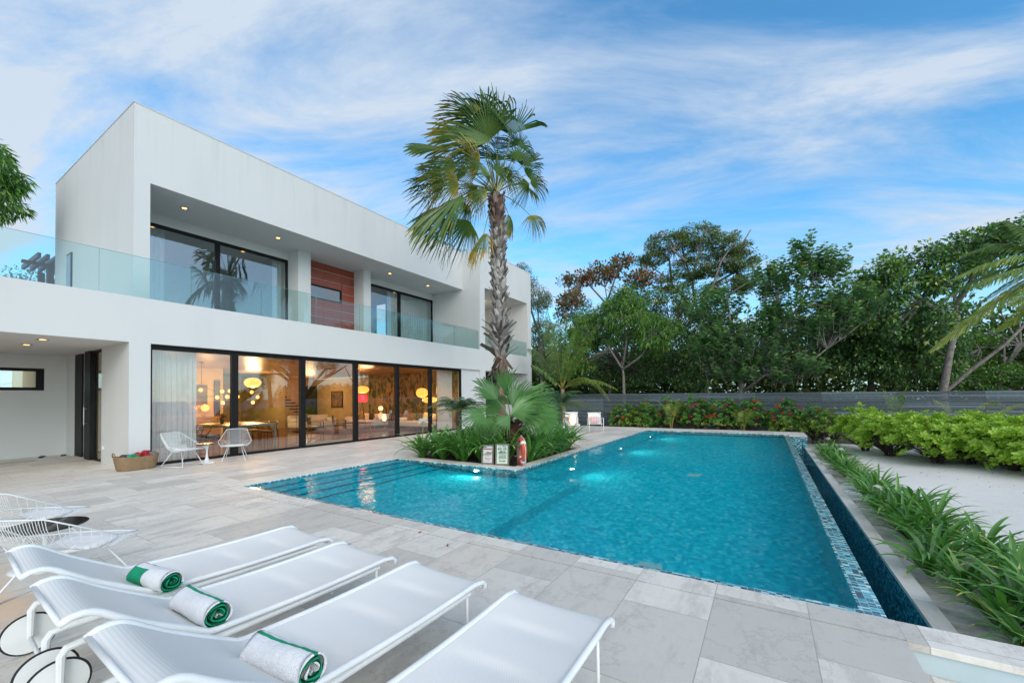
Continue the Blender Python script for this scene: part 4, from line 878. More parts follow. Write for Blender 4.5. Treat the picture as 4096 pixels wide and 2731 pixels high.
# chandelier of amber globes
t=empty('chandelier',(-17.2,7.4,1.7),0,'black bar chandelier with many amber glass globes over the dining table','chandelier')
m=MB(); hub=(0,-.72,.42); m.tube([(0,-.72,.42),(0,-.72,1.26)],.008,6); m.lathe([(.07,1.245),(.07,1.265)],c=(0,-.72,0),k=12)
arms=[((0,-.72,.42),(0,-1.15,.05)),((0,-.72,.42),(.25,.05,.02)),((0,-1.15,.05),(.25,.05,.02)),((.25,.05,.02),(0,.9,.06)),((0,.9,.06),(-.1,1.25,.0)),((0,-1.15,.05),(.1,-1.3,-.1)),((0,.9,.06),(.05,.55,.45))]
for a,b in arms: m.tube([a,b],.009,6)
m.build('bar_frame',M['black'],t)
gl=[(0,-.74,.27),(0,-1.12,.20),(.1,-1.32,-.02),(0,-1.10,-.16),(.1,-.10,.22),(.0,.20,.24),(-.1,.42,.22),(.2,-.30,.0),(.3,-.02,.02),(.1,.22,0),(.2,.38,.02),(.1,-.08,-.20),(.2,.25,-.22),(0,.98,.20),(0,1.20,.0),(.05,1.0,-.2)]
for g_ in gl:
    q=MB(); q.lathe([(max(.004,.065*math.sin(math.pi*i/8)),-.065*math.cos(math.pi*i/8)) for i in range(9)],c=g_,k=14); q.build('globe',M['globe'],t,smooth=True)
for yy in (-.9,.1,.9):
    lo=ilamp(0,0,0,26,(1,.55,.22),.15); lo.parent=t; lo.location=(.1,yy,-.35)
# dining table with chairs
t=empty('dining_table',(-16.0,7.25,0),0,'long dining table with thin grey steel frame inside the house','table')
m=MB(); m.box(-1.25,1.25,-.72,.72,.735,.765); m.build('tabletop',M['tablewood'],t); M['greysteel']=mat('grey_steel',(.30,.36,.36),.4)
m=MB(); 
for s_ in (-1,1): m.box(s_*1.26-.02,s_*1.26+.02,-.74,.74,.70,.766); m.box(-1.24,1.24,s_*.73-.02,s_*.73+.02,.70,.766)
m.build('apron',M['greysteel'],t)
for a in (-1.24,1.24):
    for b in (-.71,.71): m=MB(); m.box(a-.025,a+.025,b-.025,b+.025,0,.70); m.build('leg',M['greysteel'],t)
def ychair(m_,seatm):
    t=empty('dining_chair'); m=MB()
    for sg in (-1,1): m.tube([(sg*.23,.20,0),(sg*.22,.20,.43)],[.013,.018],6); 
    m.build('front_legs',m_,t)
    m=MB()
    for sg in (-1,1): m.tube([(sg*.22,-.20,0),(sg*.21,-.17,.43),(sg*.24,-.10,.58),(sg*.255,-.05,.70)],[.013,.019,.016,.014],6)
    m.build('rear_legs',m_,t)
    m=MB(); m.tube([(.27,.16,.70),(.28,0,.71),(.22,-.17,.73),(.10,-.245,.75),(0,-.26,.755),(-.10,-.245,.75),(-.22,-.17,.73),(-.28,0,.71),(-.27,.16,.70)],.014,7); m.build('armrest_bow',m_,t,smooth=True)
    m=MB(); m.tube([(0,-.19,.43),(0,-.225,.58),(.07,-.25,.74)],.011,6); m.tube([(0,-.225,.58),(-.07,-.25,.74)],.011,6)
    for y in (.2,-.19): m.tube([(-.22,y,.41),(.22,y,.41)],.012,6); m.tube([(-.22,y,.24),(.22,y,.24)],.009,6)
    for sg in (-1,1): m.tube([(sg*.22,.2,.41),(sg*.215,-.19,.41)],.012,6)
    m.build('back_splat',m_,t)
    m=MB(); m.box(-.215,.215,-.185,.195,.425,.44); m.build('woven_seat',seatm,t); return t
M['cord']=mat('paper_cord',(.42,.30,.17),.9,(.30,.20,.11),40); M['redlac']=mat('red_lacquer',(.45,.035,.02),.35); M['blacklac']=mat('black_lacquer',(.012,.012,.013),.3)
c1=ychair(M['blacklac'],M['cord']); c2=ychair(M['redlac'],M['cord'])
for i,(o,x,y,rz,lb) in enumerate(((c1,-15.55,8.2,180,'black curved back dining chair at the right corner of the table'),(c2,-16.2,8.25,176,'red curved back dining chair at the far side of the table'),(None,-16.9,8.2,184,'black dining chair farthest from the glass on the far side'),(None,-15.5,6.25,0,'black dining chair on the near side closest to the glass'),(None,-16.2,6.2,4,'black dining chair in the middle of the near side'),(None,-16.9,6.25,-5,'black dining chair on the near side farthest from the glass'))):
    if o is None: o=copy_tree(c1)
    o.location=(x,y,.012); o.rotation_euler=(0,0,rad(rz)); tag(o,lb,'dining chair','dining chairs around the long table')
v=empty('flower_vase',(-16.4,7.0,.765),0,'dark vase with red flowers on the dining table','vase'); m=MB(); m.lathe([(.05,0),(.065,.05),(.065,.15),(.055,.17)],k=16); m.build('vase',M['blackg'],v,smooth=True)
m=MB()
for i in range(60):
    a=random.uniform(0,6.28); r=random.uniform(0,.14); z=.19+random.uniform(0,.16)-r*.4; c=np.array([r*math.cos(a),r*math.sin(a),z]); m.obox(c,.035,.035,.02,R=Matrix.Rotation(a,3,'X')@Matrix.Rotation(a*2,3,'Y'))
m.build('flowers',M['redcloth'],v)
# oven tower, sideboard, table lamps, doors, pictures
t=empty('oven_tower',(-20.19,5.75,0),0,'cream kitchen cabinet with two built in ovens','oven'); m=MB(); m.box(0,.25,-.6,.7,0.012,2.5); m.build('cabinet',M['paint_int'],t); m=MB(); m.box(.251,.27,-.35,.35,.95,1.65); m.build('oven_front',M['blackg'],t); m=MB(); m.tube([(.30,-.3,1.52),(.30,.3,1.52)],.01,6); m.tube([(.30,-.3,1.2),(.30,.3,1.2)],.01,6); m.build('handle',M['steel'],t)
t=empty('sideboard',(-20.0,7.7,0),0,'wooden sideboard behind the dining table','sideboard'); m=MB(); m.box(-.22,.22,-.7,.7,.15,.92); m.build('cabinet',M['tablewood'],t,bevel=.01)
for a in (-.18,.18):
    for b in (-.65,.65): m=MB(); m.tube([(a,b,.012),(a,b,.15)],.02,6); m.build('leg',M['darkwood'],t)
for y,lb in ((7.45,'left glowing globe table lamp on the sideboard'),(7.9,'right glowing globe table lamp on the sideboard')):
    t=empty('table_lamp',(-19.98,y,.92),0,lb,'table lamp','globe lamps on the sideboard'); m=MB(); m.lathe([(.08,0),(.08,.02),(.015,.03),(.015,.22)],k=14); m.build('base',M['steel'],t); m=MB(); m.lathe([(max(.004,.15*math.sin(math.pi*i/10)),.36-.15*math.cos(math.pi*i/10)) for i in range(11)],k=20); m.build('globe',M['glow'],t,smooth=True)
ilamp(-19.3,7.7,1.6,25)
t=empty('dark_artwork',(-20.3,7.6,1.85),0,'dark square picture on the wall behind the chandelier','picture'); m=MB(); m.box(0,.03,-.5,.5,-.45,.4); m.build('canvas',mat('dark_canvas',(.05,.035,.03),.6,(.16,.08,.05),3,coord='obj'),t)
s=MB(); s.box(-20.35,-20.25,5.9,6.0,.012,2.96); s.box(-20.45,-20.3,5.0,8.7,.012,2.964); hp(s,'kitchen_wall',M['paint_int'])
s=MB(); s.box(-20.28,-20.2,8.35,8.55,.012,2.45); hp(s,'door_jamb',M['darkwood'])
# staircase: floating dark treads against the back wall
t=empty('staircase',(-24.6,13.2,0),0,'floating dark wooden staircase rising behind the partition wall','staircase')
for i in range(15):
    m=MB(); y=2.3-.27*i; m.box(-.55,.55,y,y+.33,.22+.185*i,.29+.185*i); m.build('tread',M['darkwood'],t)
t=empty('interior_door',(-26.72,17.0,0),0,'tall dark doorway in the living room back wall','door'); m=MB(); m.box(0,.04,-.6,.35,.012,2.45); m.build('door_leaf',mat('dark_door',(.02,.016,.015),.4),t); m=MB(); m.box(0,.06,-.68,-.6,.012,2.53); m.box(0,.06,.35,.43,.012,2.53); m.box(0,.06,-.6,.35,2.45,2.53); m.build('door_frame',M['tablewood'],t)
s=MB(); s.box(-26.8,-20.0,17.3,17.4,.012,2.964); hp(s,'living_room_side_wall',M['paint_int'])
q=ony(1200+460*.3189,1400+570*.3189,17.25)
t=empty('framed_painting',(q[0],17.27,1.55),0,'dark framed painting on the living room wall','picture'); m=MB(); m.box(-.55,.55,0,.03,-.5,.5); m.build('canvas',mat('painting_canvas',(.10,.07,.05),.5,(.35,.2,.1),2.5,coord='obj'),t); m=MB(); m.box(-.6,-.55,-.02,.03,-.55,.55); m.box(.55,.6,-.02,.03,-.55,.55); m.box(-.55,.55,-.02,.03,.5,.55); m.box(-.55,.55,-.02,.03,-.55,-.5); m.build('picture_frame',M['blacklac'],t)
# sofas and armchairs
def sofa(x,y,rz,w_,lb,nc=3,cush=(0,)):
    t=empty('sofa',(x,y,.012),rz,lb,'sofa','cream sofas of the living room'); m=MB(); m.box(-w_/2,w_/2,-.45,.45,.14,.40); m.build('seat',M['cushion'],t,bevel=.05); m=MB(); m.box(-w_/2,w_/2,-.48,-.28,.401,.74); m.build('backrest',M['cushion'],t,bevel=.06)
    for sg in (-1,1): m=MB(); m.box(sg*(w_/2-.08)-.08,sg*(w_/2-.08)+.08,-.27,.45,.401,.58); m.build('armrest',M['cushion'],t,bevel=.05)
    for a in (-1,1):
        for b in (-.38,.38): m=MB(); m.tube([(a*(w_/2-.12),b,0),(a*(w_/2-.12),b,.14)],.02,6); m.build('leg',M['steel'],t)
sofa(-18.6,14.9,rad(180),2.6,'long cream sofa deep in the living room under the foliage wallpaper')
sofa(-15.3,15.4,rad(180),1.9,'cream sofa nearest the glass in front of the foliage wallpaper')
sofa(-20.3,12.9,rad(-90),2.2,'cream sofa behind the two leather armchairs')
for x,y,z,rz,lb,mm in ((-19.3,15.15,.62,3.0,'tan cushion at the left end of the long sofa',M['cord']),(-18.4,15.2,.62,3.3,'dark brown cushion in the middle of the long sofa',M['darkwood']),(-15.9,15.6,.62,3.2,'tan cushion on the left of the nearest sofa',M['cord']),(-15.3,15.6,.62,3.1,'dark grey cushion in the middle of the nearest sofa',M['greycloth']),(-14.8,15.6,.62,3.0,'pale cushion at the right of the nearest sofa',M['cushion']),(-20.45,12.5,.64,-1.5,'grey cushion on the sofa behind the armchairs',M['greycloth'])):
    scatter_cushion(x,y,z,rz,lb,.5,.42,mm,tl=.15)
def safari(x,y,rz,lb):
    t=empty('leather_armchair',(x,y,.012),rz,lb,'armchair','leather armchairs in the living room')
    for a in (-.28,.28):
        for b in (-.26,.26): m=MB(); m.tube([(a,b,0),(a,b,.56 if b>0 else .60)],.019,7); m.build('leg',M['tablewood'],t)
    m=MB()
    for a in (-.28,.28): m.tube([(a,-.26,.30),(a,.26,.33)],.014,6)
    for b in (-.26,.26): m.tube([(-.28,b,.31),(.28,b,.31)],.014,6)
    m.build('stretcher',M['tablewood'],t)
    for a in (-.28,.28): m=MB(); m.box(a-.03,a+.03,-.26,.28,.56,.572); m.build('armrest',M['blacklac'],t)
    m=MB(); m.box(-.26,.26,-.24,.26,.33,.37); m.build('seat',M['blacklac'],t,bevel=.015); m=MB(); m.box(-.26,.26,-.30,-.26,.45,.80); m.build('backrest',M['blacklac'],t,bevel=.015)
safari(-17.0,10.95,rad(-45),'left black leather safari armchair with wooden legs'); safari(-16.95,12.1,rad(-40),'right black leather safari armchair with wooden legs')
t=empty('coffee_table',(-17.6,13.6,.012),0,'low coffee table between the sofas','table'); m=MB(); m.box(-.6,.6,-.4,.4,.34,.37); m.build('tabletop',M['darkwood'],t)
for a in (-.55,.55):
    for b in (-.35,.35): m=MB(); m.tube([(a,b,0),(a,b,.34)],.012,6); m.build('leg',M['steel'],t)
m=MB(); m.box(-18.9,-15.6,11.2,14.8,.0125,.022); m.build('rug',mat('grey_rug',(.20,.12,.12),.95,(.13,.08,.08),6),label='dark red grey rug under the living room seats',cat='rug')
m=MB(); m.box(-14.2,-13.3,8.3,10.6,.0125,.02); m.build('floor_mat',mat('pale_mat',(.42,.44,.44),.9),label='pale mat on the parquet just inside the glass',cat='rug')
t=empty('red_floor_lamp',(-18.3,14.45,.012),0,'red shaded floor lamp glowing on a black tripod','floor lamp'); m=MB(); m.lathe([(.24,1.40),(.24,1.78)],k=28); m.v[-1]; m.f=m.f[:-2]; m.m=m.m[:-2]; m.r=m.r[:-2]; m.build('shade',M['redshade'],t); m=MB()
for a in (0,2.1,4.2): m.tube([(0,0,1.42),(.3*math.cos(a),.3*math.sin(a),0)],.010,6)
m.build('tripod',M['black'],t); m=MB(); m.lathe([(max(.004,.035*math.sin(math.pi*i/8)),1.6-.035*math.cos(math.pi*i/8)) for i in range(9)],k=12); m.build('bulb',M['bulbw'],t)
ilamp(-18.0,14.3,1.6,14,(1,.10,.10),.2)
t=empty('reading_lamp',(-19.6,11.6,.012),0,'black arched reading lamp beside the sofa','floor lamp'); m=MB(); m.tube([(0,0,0),(0,0,1.25),(.1,.2,1.5),(.2,.6,1.48)],.009,6); m.lathe([(.14,0),(.14,.02)],k=16); m.build('stand',M['black'],t); m=MB(); m.lathe([(.03,.14),(.12,0)],c=(.2,.62,1.36),k=16); m.build('shade',M['black'],t)
t=empty('table_lantern',(-16.9,14.7,.40),0,'small white glowing lantern on the side table between the sofas','lantern'); m=MB(); m.lathe([(.07,0),(.12,.12),(.11,.26),(.05,.38)],k=16); m.build('shade',emit('white_glow',(1,.82,.55),1.6),t,smooth=True)
t=empty('lantern_stand',(-16.9,14.7,0.012),0,'low round side table under the white lantern','table'); m=MB(); m.lathe([(.2,.36),(.2,.388)],k=20); m.build('tabletop',M['darkwood'],t); m=MB(); m.lathe([(.15,0),(.02,.03),(.02,.36)],k=16); m.build('pedestal',M['steel'],t)
ilamp(-21.6,10.6,2.3,95,(1,.62,.28),.3); ilamp(-15.5,12.5,2.7,22,(1,.55,.25),.3); ilamp(-24.4,15.3,2.0,70,(1,.62,.3),.3); ilamp(-15.5,5.3,2.7,14,(1,.55,.25),.3)  # unseen fill lamps without fixtures, added to brighten partition wall, stairs and rooms
# pergola and neighbouring roof
t=empty('pergola',(-23.6,3.5,3.5),0,'dark timber pergola at the back left corner of the house','pergola')
for x,y in ((.0,.62),(-1.4,.62)): m=MB(); m.box(x-.09,x+.09,y-.09,y+.09,0,3.35); m.build('post',M['darkwood'],t)
for i in range(5): m=MB(); m.box(-1.8,.9,.15+.22*i,.24+.22*i,3.45+.0*i,3.62); m.build('rafter',M['darkwood'],t)
m=MB(); m.box(-.12,.08,-.1,1.6,3.35,3.45); m.build('beam',M['darkwood'],t)
t=empty('neighbouring_house',(0,0,0),0,'low house with a pale ribbed metal roof beyond the fence','house')
q0=dy(2262,795,62); q1=dy(2420,795,62)
m=MB(); xs=np.linspace(q0[0],q1[0]+6,60)
for a,b in zip(xs[:-1],xs[1:]): m.add([(a,60,4.3),(b,60,4.3),(b,66,6.5),(a,66,6.5),((a+b)/2,60,4.36),((a+b)/2,66,6.56)],[(0,4,5,3),(4,1,2,5)])
m.build('roof',mat('pale_metal_roof',(.55,.60,.66),.5),t); m=MB(); m.box(q0[0]+.6,q1[0]+5.5,60.5,60.7,-.6,4.25); m.build('wall',mat('neighbour_wall',(.30,.24,.20),.8),t)
for i in range(3): m=MB(); x=q0[0]+2+2.6*i; m.box(x,x+1.4,60.42,60.49,1.2,3.0); m.build('window',M['blackg'],t)
# ================================================================== vegetation
def nrmz(a): return a/(np.linalg.norm(a,axis=-1,keepdims=True)+1e-9)
TPL={'oval':(np.array([(0,0,0),(-.5,.45,.10),(0,1,-.06),(.5,.45,.10),(0,.5,0)]),np.array([(0,4,2,1),(0,3,2,4)])),
 'round':(np.array([(0,0,0),(-.42,.2,.06),(-.5,.68,.10),(0,1,0),(.5,.68,.10),(.42,.2,.06)]),np.array([(0,3,2,1),(0,5,4,3)])),
 'obov':(np.array([(0,0,0),(-.16,.25,.0),(-.5,.74,.10),(0,1.0,.02),(.5,.74,.10),(.16,.25,.0)]),np.array([(0,3,2,1),(0,5,4,3)]))}
def leaves(pos,ax,nr,L_,W_,shape):
    T,Fq=TPL[shape]; ax=nrmz(ax); sd_=nrmz(np.cross(ax,nr)); nn=np.cross(sd_,ax)
    n=len(pos); L_=np.broadcast_to(L_,n)[:,None,None]; W_=np.broadcast_to(W_,n)[:,None,None]
    V=pos[:,None,:]+T[None,:,0:1]*W_*sd_[:,None,:]+T[None,:,1:2]*L_*ax[:,None,:]+T[None,:,2:3]*L_*nn[:,None,:]
    k=len(T); F=(Fq[None]+(np.arange(n)*k)[:,None,None]).reshape(-1,4)
    return V.reshape(-1,3),F,len(Fq)
def rdir(n): return nrmz(RG.normal(size=(n,3)))
class LF:
    def __init__(s): s.V=[];s.F=[];s.R=[];s.n=0
    def add(s,V,F,R): s.V.append(V);s.F.append(F+s.n);s.R.append(R);s.n+=len(V)
    def leaves(s,pos,ax,nr,L_,W_,shape,rnd):
        V,F,q=leaves(pos,ax,nr,L_,W_,shape); s.add(V,F,np.repeat(rnd,q))
    def build(s,name,m,parent=None,**kw): return fastmesh(name,np.concatenate(s.V),np.concatenate(s.F),np.concatenate(s.R),m,parent,**kw)
LM={
 'mango':leafmat('mango_leaf',[(0.,(0.024,0.079,0.022)),(.4,(0.071,0.192,0.035)),(.75,(0.165,0.337,0.057)),(.95,(0.331,0.496,0.096)),(1.,(0.708,0.360,0.096))]),
 'grape':leafmat('sea_grape_leaf',[(0.,(0.054,0.131,0.056)),(.45,(0.121,0.266,0.098)),(.8,(0.253,0.430,0.151)),(.93,(0.425,0.506,0.151)),(1.,(0.800,0.380,0.129))],trans=.2),
 'dark':leafmat('dark_leaf',[(0.,(0.030,0.086,0.037)),(.5,(0.094,0.209,0.068)),(.85,(0.230,0.399,0.097)),(1.,(0.619,0.609,0.150))],trans=.2),
 'airy':leafmat('olive_leaf',[(0.,(0.050,0.091,0.027)),(.5,(0.123,0.195,0.049)),(.9,(0.232,0.299,0.078)),(1.,(0.546,0.390,0.111))]),
 'almond':leafmat('almond_leaf',[(0.,(0.029,0.072,0.021)),(.35,(0.100,0.172,0.036)),(.55,(0.243,0.186,0.043)),(.7,(0.400,0.072,0.043)),(1.,(0.486,0.029,0.051))]),
 'grey':leafmat('grey_green_leaf',[(0.,(0.076,0.122,0.073)),(.6,(0.167,0.232,0.135)),(1.,(0.307,0.366,0.207))]),
 'scaev':leafmat('bright_leaf',[(0.,(.13,.24,.02)),(.35,(.28,.45,.045)),(.75,(.44,.60,.09)),(.93,(.60,.64,.12)),(1.,(.78,.60,.07))],rough=.35,trans=.32),
 'ixora':leafmat('ixora_leaf',[(0.,(0.030,0.092,0.020)),(.5,(0.101,0.263,0.036)),(.85,(0.263,0.486,0.072)),(1.,(0.527,0.689,0.121))],trans=.25),
 'lime':leafmat('lime_leaf',[(0.,(0.084,0.156,0.024)),(.5,(0.216,0.324,0.048)),(1.,(0.456,0.528,0.120))]),
 'fan':leafmat('fan_leaf',[(0.,(.02,.06,.018)),(.4,(.05,.125,.032)),(.65,(.11,.19,.045)),(.8,(.24,.25,.05)),(.92,(.50,.33,.06)),(1.,(.56,.42,.16))],rough=.35,trans=.25),
 'fan2':leafmat('young_fan_leaf',[(0.,(.05,.14,.05)),(.5,(.12,.27,.09)),(.85,(.22,.40,.13)),(1.,(.36,.50,.18))],rough=.38,trans=.3),
 'coco':leafmat('coconut_leaflet',[(0.,(0.023,0.069,0.014)),(.4,(0.069,0.149,0.025)),(.75,(0.172,0.265,0.046)),(1.,(0.414,0.414,0.092))],rough=.6),
 'roeb':leafmat('pygmy_palm_leaflet',[(0.,(0.021,0.070,0.042)),(.5,(0.049,0.133,0.077)),(1.,(0.126,0.238,0.112))],rough=.4),
 'lily':leafmat('lily_leaf',[(0.,(0.029,0.100,0.021)),(.45,(0.073,0.215,0.037)),(.8,(0.166,0.353,0.083)),(.95,(0.332,0.476,0.166)),(1.,(0.597,0.491,0.149))],rough=.32,trans=.25)}
BK={'grey':mat('pale_bark',(.26,.235,.21),.9,(.13,.115,.10),7,6,bmp=.8,coord='obj'),'dark':mat('dark_bark',(.09,.065,.05),.9,(.045,.032,.026),7,6,bmp=.8,coord='obj'),
 'palm':mat('palm_trunk',(.30,.22,.15),.9,(.16,.11,.08),5,6,bmp=.6,coord='obj')}
def limb(m,a,b,r0,r1,sag=.15,k=6,seg=6):
    a=np.array(a,float);b=np.array(b,float); d=b-a; Ln=np.linalg.norm(d); off=rdir(1)[0]*Ln*sag
    c=(a+b)/2+off; P=[(1-t)**2*a+2*t*(1-t)*c+t*t*b+(RG.normal(0,.012*Ln,3) if 0<t<1 else 0) for t in np.linspace(0,1,seg)]
    m.tube(P,list(np.linspace(r0,r1,seg)),k); return P
def tree(name,label,base,forks,blobs,leaf,L_,W_,shape,bark,cat='tree',group=None,r0=.16,nclump=60,per=90,cr=.55,droop=.3,rmin=.0,rndpow=1.0,twigs=3,flat=1.0):
    """base: foot of trunk; forks: list of polylines (limbs); blobs: (centre, radii) crown envelopes"""
    t=empty(name,tuple(base),0,label,cat,group); B=np.array(base,float)
    m=MB()
    for i,P in enumerate(forks):
        P=np.array(P,float)-B; n=len(P); m.tube(P,list(np.linspace(r0 if i==0 else r0*.62,r0*.28 if i==0 else r0*.2,n)),8)
    ends=np.array([q for P in forks for q in P[1:]])-B
    lf=LF(); vol=np.array([b[1][0]*b[1][1]*b[1][2] for b in blobs])**.7; cnt=np.maximum(2,(nclump*vol/vol.sum()).astype(int)); tw=MB()
    for (c,rr),k in zip(blobs,cnt):
        c=np.array(c,float)-B; rr=np.array(rr,float)
        for _ in range(k):
            d=rdir(1)[0]; q=c+d*rr*(RG.uniform(.35,1)**.5); crr=cr*RG.uniform(.6,1.25)
            j=np.argmin(np.linalg.norm(ends-q,axis=1)); limb(tw,ends[j],q,.028,.008,.12,4,5)
            n=int(per*RG.uniform(.6,1.3)); dd=rdir(n); rad_=crr*RG.uniform(.25,1,n)**.45
            pos=q+dd*rad_[:,None]*np.array([1,1,.75*flat])
            ax=dd*.8+rdir(n)*.7; ax[:,2]-=droop
            nr=rdir(n)*.6+np.array([0,0,1.]); rnd=np.clip(RG.beta(2,2.3,n)**rndpow+RG.normal(0,.08),0,1)
            lf.leaves(pos,ax,nr,L_*RG.uniform(.7,1.2,n),W_*RG.uniform(.8,1.15,n),shape,rnd)
            for _q in range(twigs):
                tw.tube([q,q+rdir(1)[0]*crr*.5,q+nrmz(dd[_q])*crr*.95],[.010,.006,.003],4,cap=False)
    m.build('trunk',bark,t,smooth=True); tw.build('branches',bark,t); lf.build('crown',leaf,t); return t
# ---- background trees
def P2(pts,Y): return [dy(x,y,Y+(0 if len(q)<3 else q[2])) for q in pts for x,y in [q[:2]]]
G_='trees beyond the slat fence'
b=dy(1433,905,24.5); b[2]=-.6
tree('mango_tree','dense mango tree with drooping narrow leaves and a pale forked trunk behind the fence',b,
 [[b]+P2([(1433,905),(1432,860),(1428,830)],24.5)]+[P2([(1428,850),(1470,820),(1500,780)],24.5),P2([(1428,845),(1400,800),(1380,760)],24.5),P2([(1430,840),(1440,780),(1430,720)],24.5)],
 [(dy(1425,735,24.8),(1.75,1.3,1.35)),(dy(1345,760,25),(1.0,1.0,1.2)),(dy(1510,765,24.6),(1.25,1.1,1.05)),(dy(1440,690,25),(.95,.9,.8)),(dy(1330,830,25),(.7,.7,.7))],LM['mango'],.30,.062,'oval',BK['grey'],group=G_,nclump=190,per=90,cr=.46,droop=.9,r0=.13)
b=dy(1400,900,29); b[2]=-.6
tree('almond_tree','tall thin tropical almond tree with red and green leaves behind the mango tree',b,
 [[b]+P2([(1400,900),(1405,760),(1390,660)],29),P2([(1395,700),(1340,640),(1300,632)],29),P2([(1395,690),(1420,620),(1450,590)],29),P2([(1400,700),(1460,660),(1530,640)],29)],
 [(dy(1370,630,29),(1.7,1.0,.6)),(dy(1305,640,29),(.7,.5,.35)),(dy(1430,600,29),(.8,.6,.4)),(dy(1310,690,28),(.8,.8,.6)),(dy(1470,640,29),(1.2,.8,.5)),(dy(1290,725,28),(.5,.5,.4))],LM['almond'],.26,.15,'obov',BK['grey'],group=G_,nclump=230,per=15,cr=.36,droop=.0,r0=.12)
b=dy(1625,905,30); b[2]=-.6
fk=[[b]+P2([(1625,905),(1618,800),(1600,700)],30)]
for pl in ([(1608,745),(1575,690),(1530,640),(1480,602)],[(1545,655),(1535,600),(1495,548)],[(1600,705),(1592,640),(1572,590),(1560,535)],[(1588,632),(1608,580),(1622,520)],[(1603,712),(1636,655),(1660,600),(1690,550)],[(1655,612),(1663,570),(1650,528)],[(1640,650),(1690,622),(1728,605)],[(1672,582),(1705,562),(1726,530)],[(1560,672),(1520,668),(1470,640)],[(1578,600),(1545,575),(1520,530)]):
    yj=30+random.uniform(-.9,.9); fk.append(P2([(x+random.uniform(-3,3),y+random.uniform(-3,3)) for x,y in pl],yj))
tree('airy_tree','tall airy tree with spreading bare branches, highest in the middle of the grove',b,fk,
 [(dy(1530,560,30),(1.3,1.0,.8)),(dy(1600,545,30),(1.3,1.0,.9)),(dy(1670,565,30),(1.3,1.0,.9)),(dy(1500,595,30),(.9,.8,.5)),(dy(1700,600,30),(1.1,.8,.7)),(dy(1720,650,30),(.9,.8,.6)),(dy(1480,600,30),(.6,.5,.35)),(dy(1640,620,30),(1.6,.8,.5)),(dy(1590,610,30),(1.5,.8,.8)),(dy(1550,650,30),(1.4,.8,.6)),(dy(1660,660,30),(1.5,.8,.6))],LM['airy'],.17,.07,'oval',BK['grey'],group=G_,nclump=420,per=60,cr=.42,droop=.1,r0=.15,flat=.32)
b=dy(1245,905,27); b[2]=-.6
tree('fine_leaved_tree','grey green fine leaved tree rising just right of the house corner',b,[[b]+P2([(1245,905),(1240,800),(1235,700)],27),P2([(1235,760),(1210,680),(1200,640)],27)],
 [(dy(1200,650,27),(1.1,1.0,.7)),(dy(1235,690,27),(1.0,1.0,.8)),(dy(1245,760,27),(.9,.9,.9)),(dy(1200,620,27),(.6,.6,.4)),(dy(1255,830,27),(1.,.9,.9)),(dy(1175,640,28),(.8,.8,.5))],LM['grey'],.17,.055,'oval',BK['grey'],group=G_,nclump=130,per=95,cr=.48,droop=.5)
# tree tops peeking above the parapet
b=np.array([-17.,24.5,-.6]); tree('roofline_tree','green treetop peeking above the far roof edge behind the palm crown',b,[[b,b+[0,0,5],b+[.3,0,9]]],[(dy(1020,585,24),(1.3,1.,.8)),(dy(1060,600,25),(.8,.8,.6))],LM['airy'],.18,.06,'oval',BK['grey'],nclump=24,per=70,cr=.5)
# sea grape: vertical shoots of round leaves
def seagrape(label,base,forks,blobs,nsh,group):
    t=empty('sea_grape_tree',tuple(base),0,label,'tree',group); B=np.array(base,float); m=MB()
    for i,P in enumerate(forks): P=np.array(P)-B; m.tube(P,list(np.linspace(.15 if i==0 else .09,.03,len(P))),8)
    m.build('trunk',BK['grey'],t,smooth=True); lf=LF(); tw=MB(); ends=np.array([q for P in forks for q in P[1:]])-B
    vol=np.array([b[1][0]*b[1][2] for b in blobs]); cnt=(nsh*vol/vol.sum()).astype(int)
    for (c,rr),k in zip(blobs,cnt):
        c=np.array(c)-B; rr=np.array(rr)
        for _ in range(k):
            d=rdir(1)[0]; q=c+d*rr*(RG.uniform(.25,1)**.4); n=int(RG.integers(9,17)); Ls=RG.uniform(.45,.95)
            up=nrmz(np.array([d[0]*.45,d[1]*.45-.15,1.])+RG.normal(0,.2,3)); az=np.arange(n)*2.4+RG.uniform(0,6); s=np.linspace(0,1,n)
            side=np.stack([np.cos(az),np.sin(az),np.zeros(n)],-1); pos=q+up*(s*Ls)[:,None]+side*.03
            ax=side+np.array([0,0,.25])+RG.normal(0,.15,(n,3)); nr=np.array([0,0,1.])+side*(-.2)+RG.normal(0,.25,(n,3))
            sz=(.23-.10*s)*RG.uniform(.85,1.15,n); rnd=np.clip(.25+.35*s+RG.normal(0,.14,n)+RG.normal(0,.08),0,1)
            lf.leaves(pos,ax,nr,sz,sz*1.05,'round',rnd); tw.tube([q-up*.25,q,q+up*Ls],[.014,.010,.005],4,cap=False)
            if RG.uniform()<.18: j=np.argmin(np.linalg.norm(ends-q,axis=1)); limb(tw,ends[j],q,.035,.012,.1,4,4)
    tw.build('branches',BK['grey'],t); lf.build('crown',LM['grape'],t); return t
b=dy(1700,905,24); b[2]=-.6
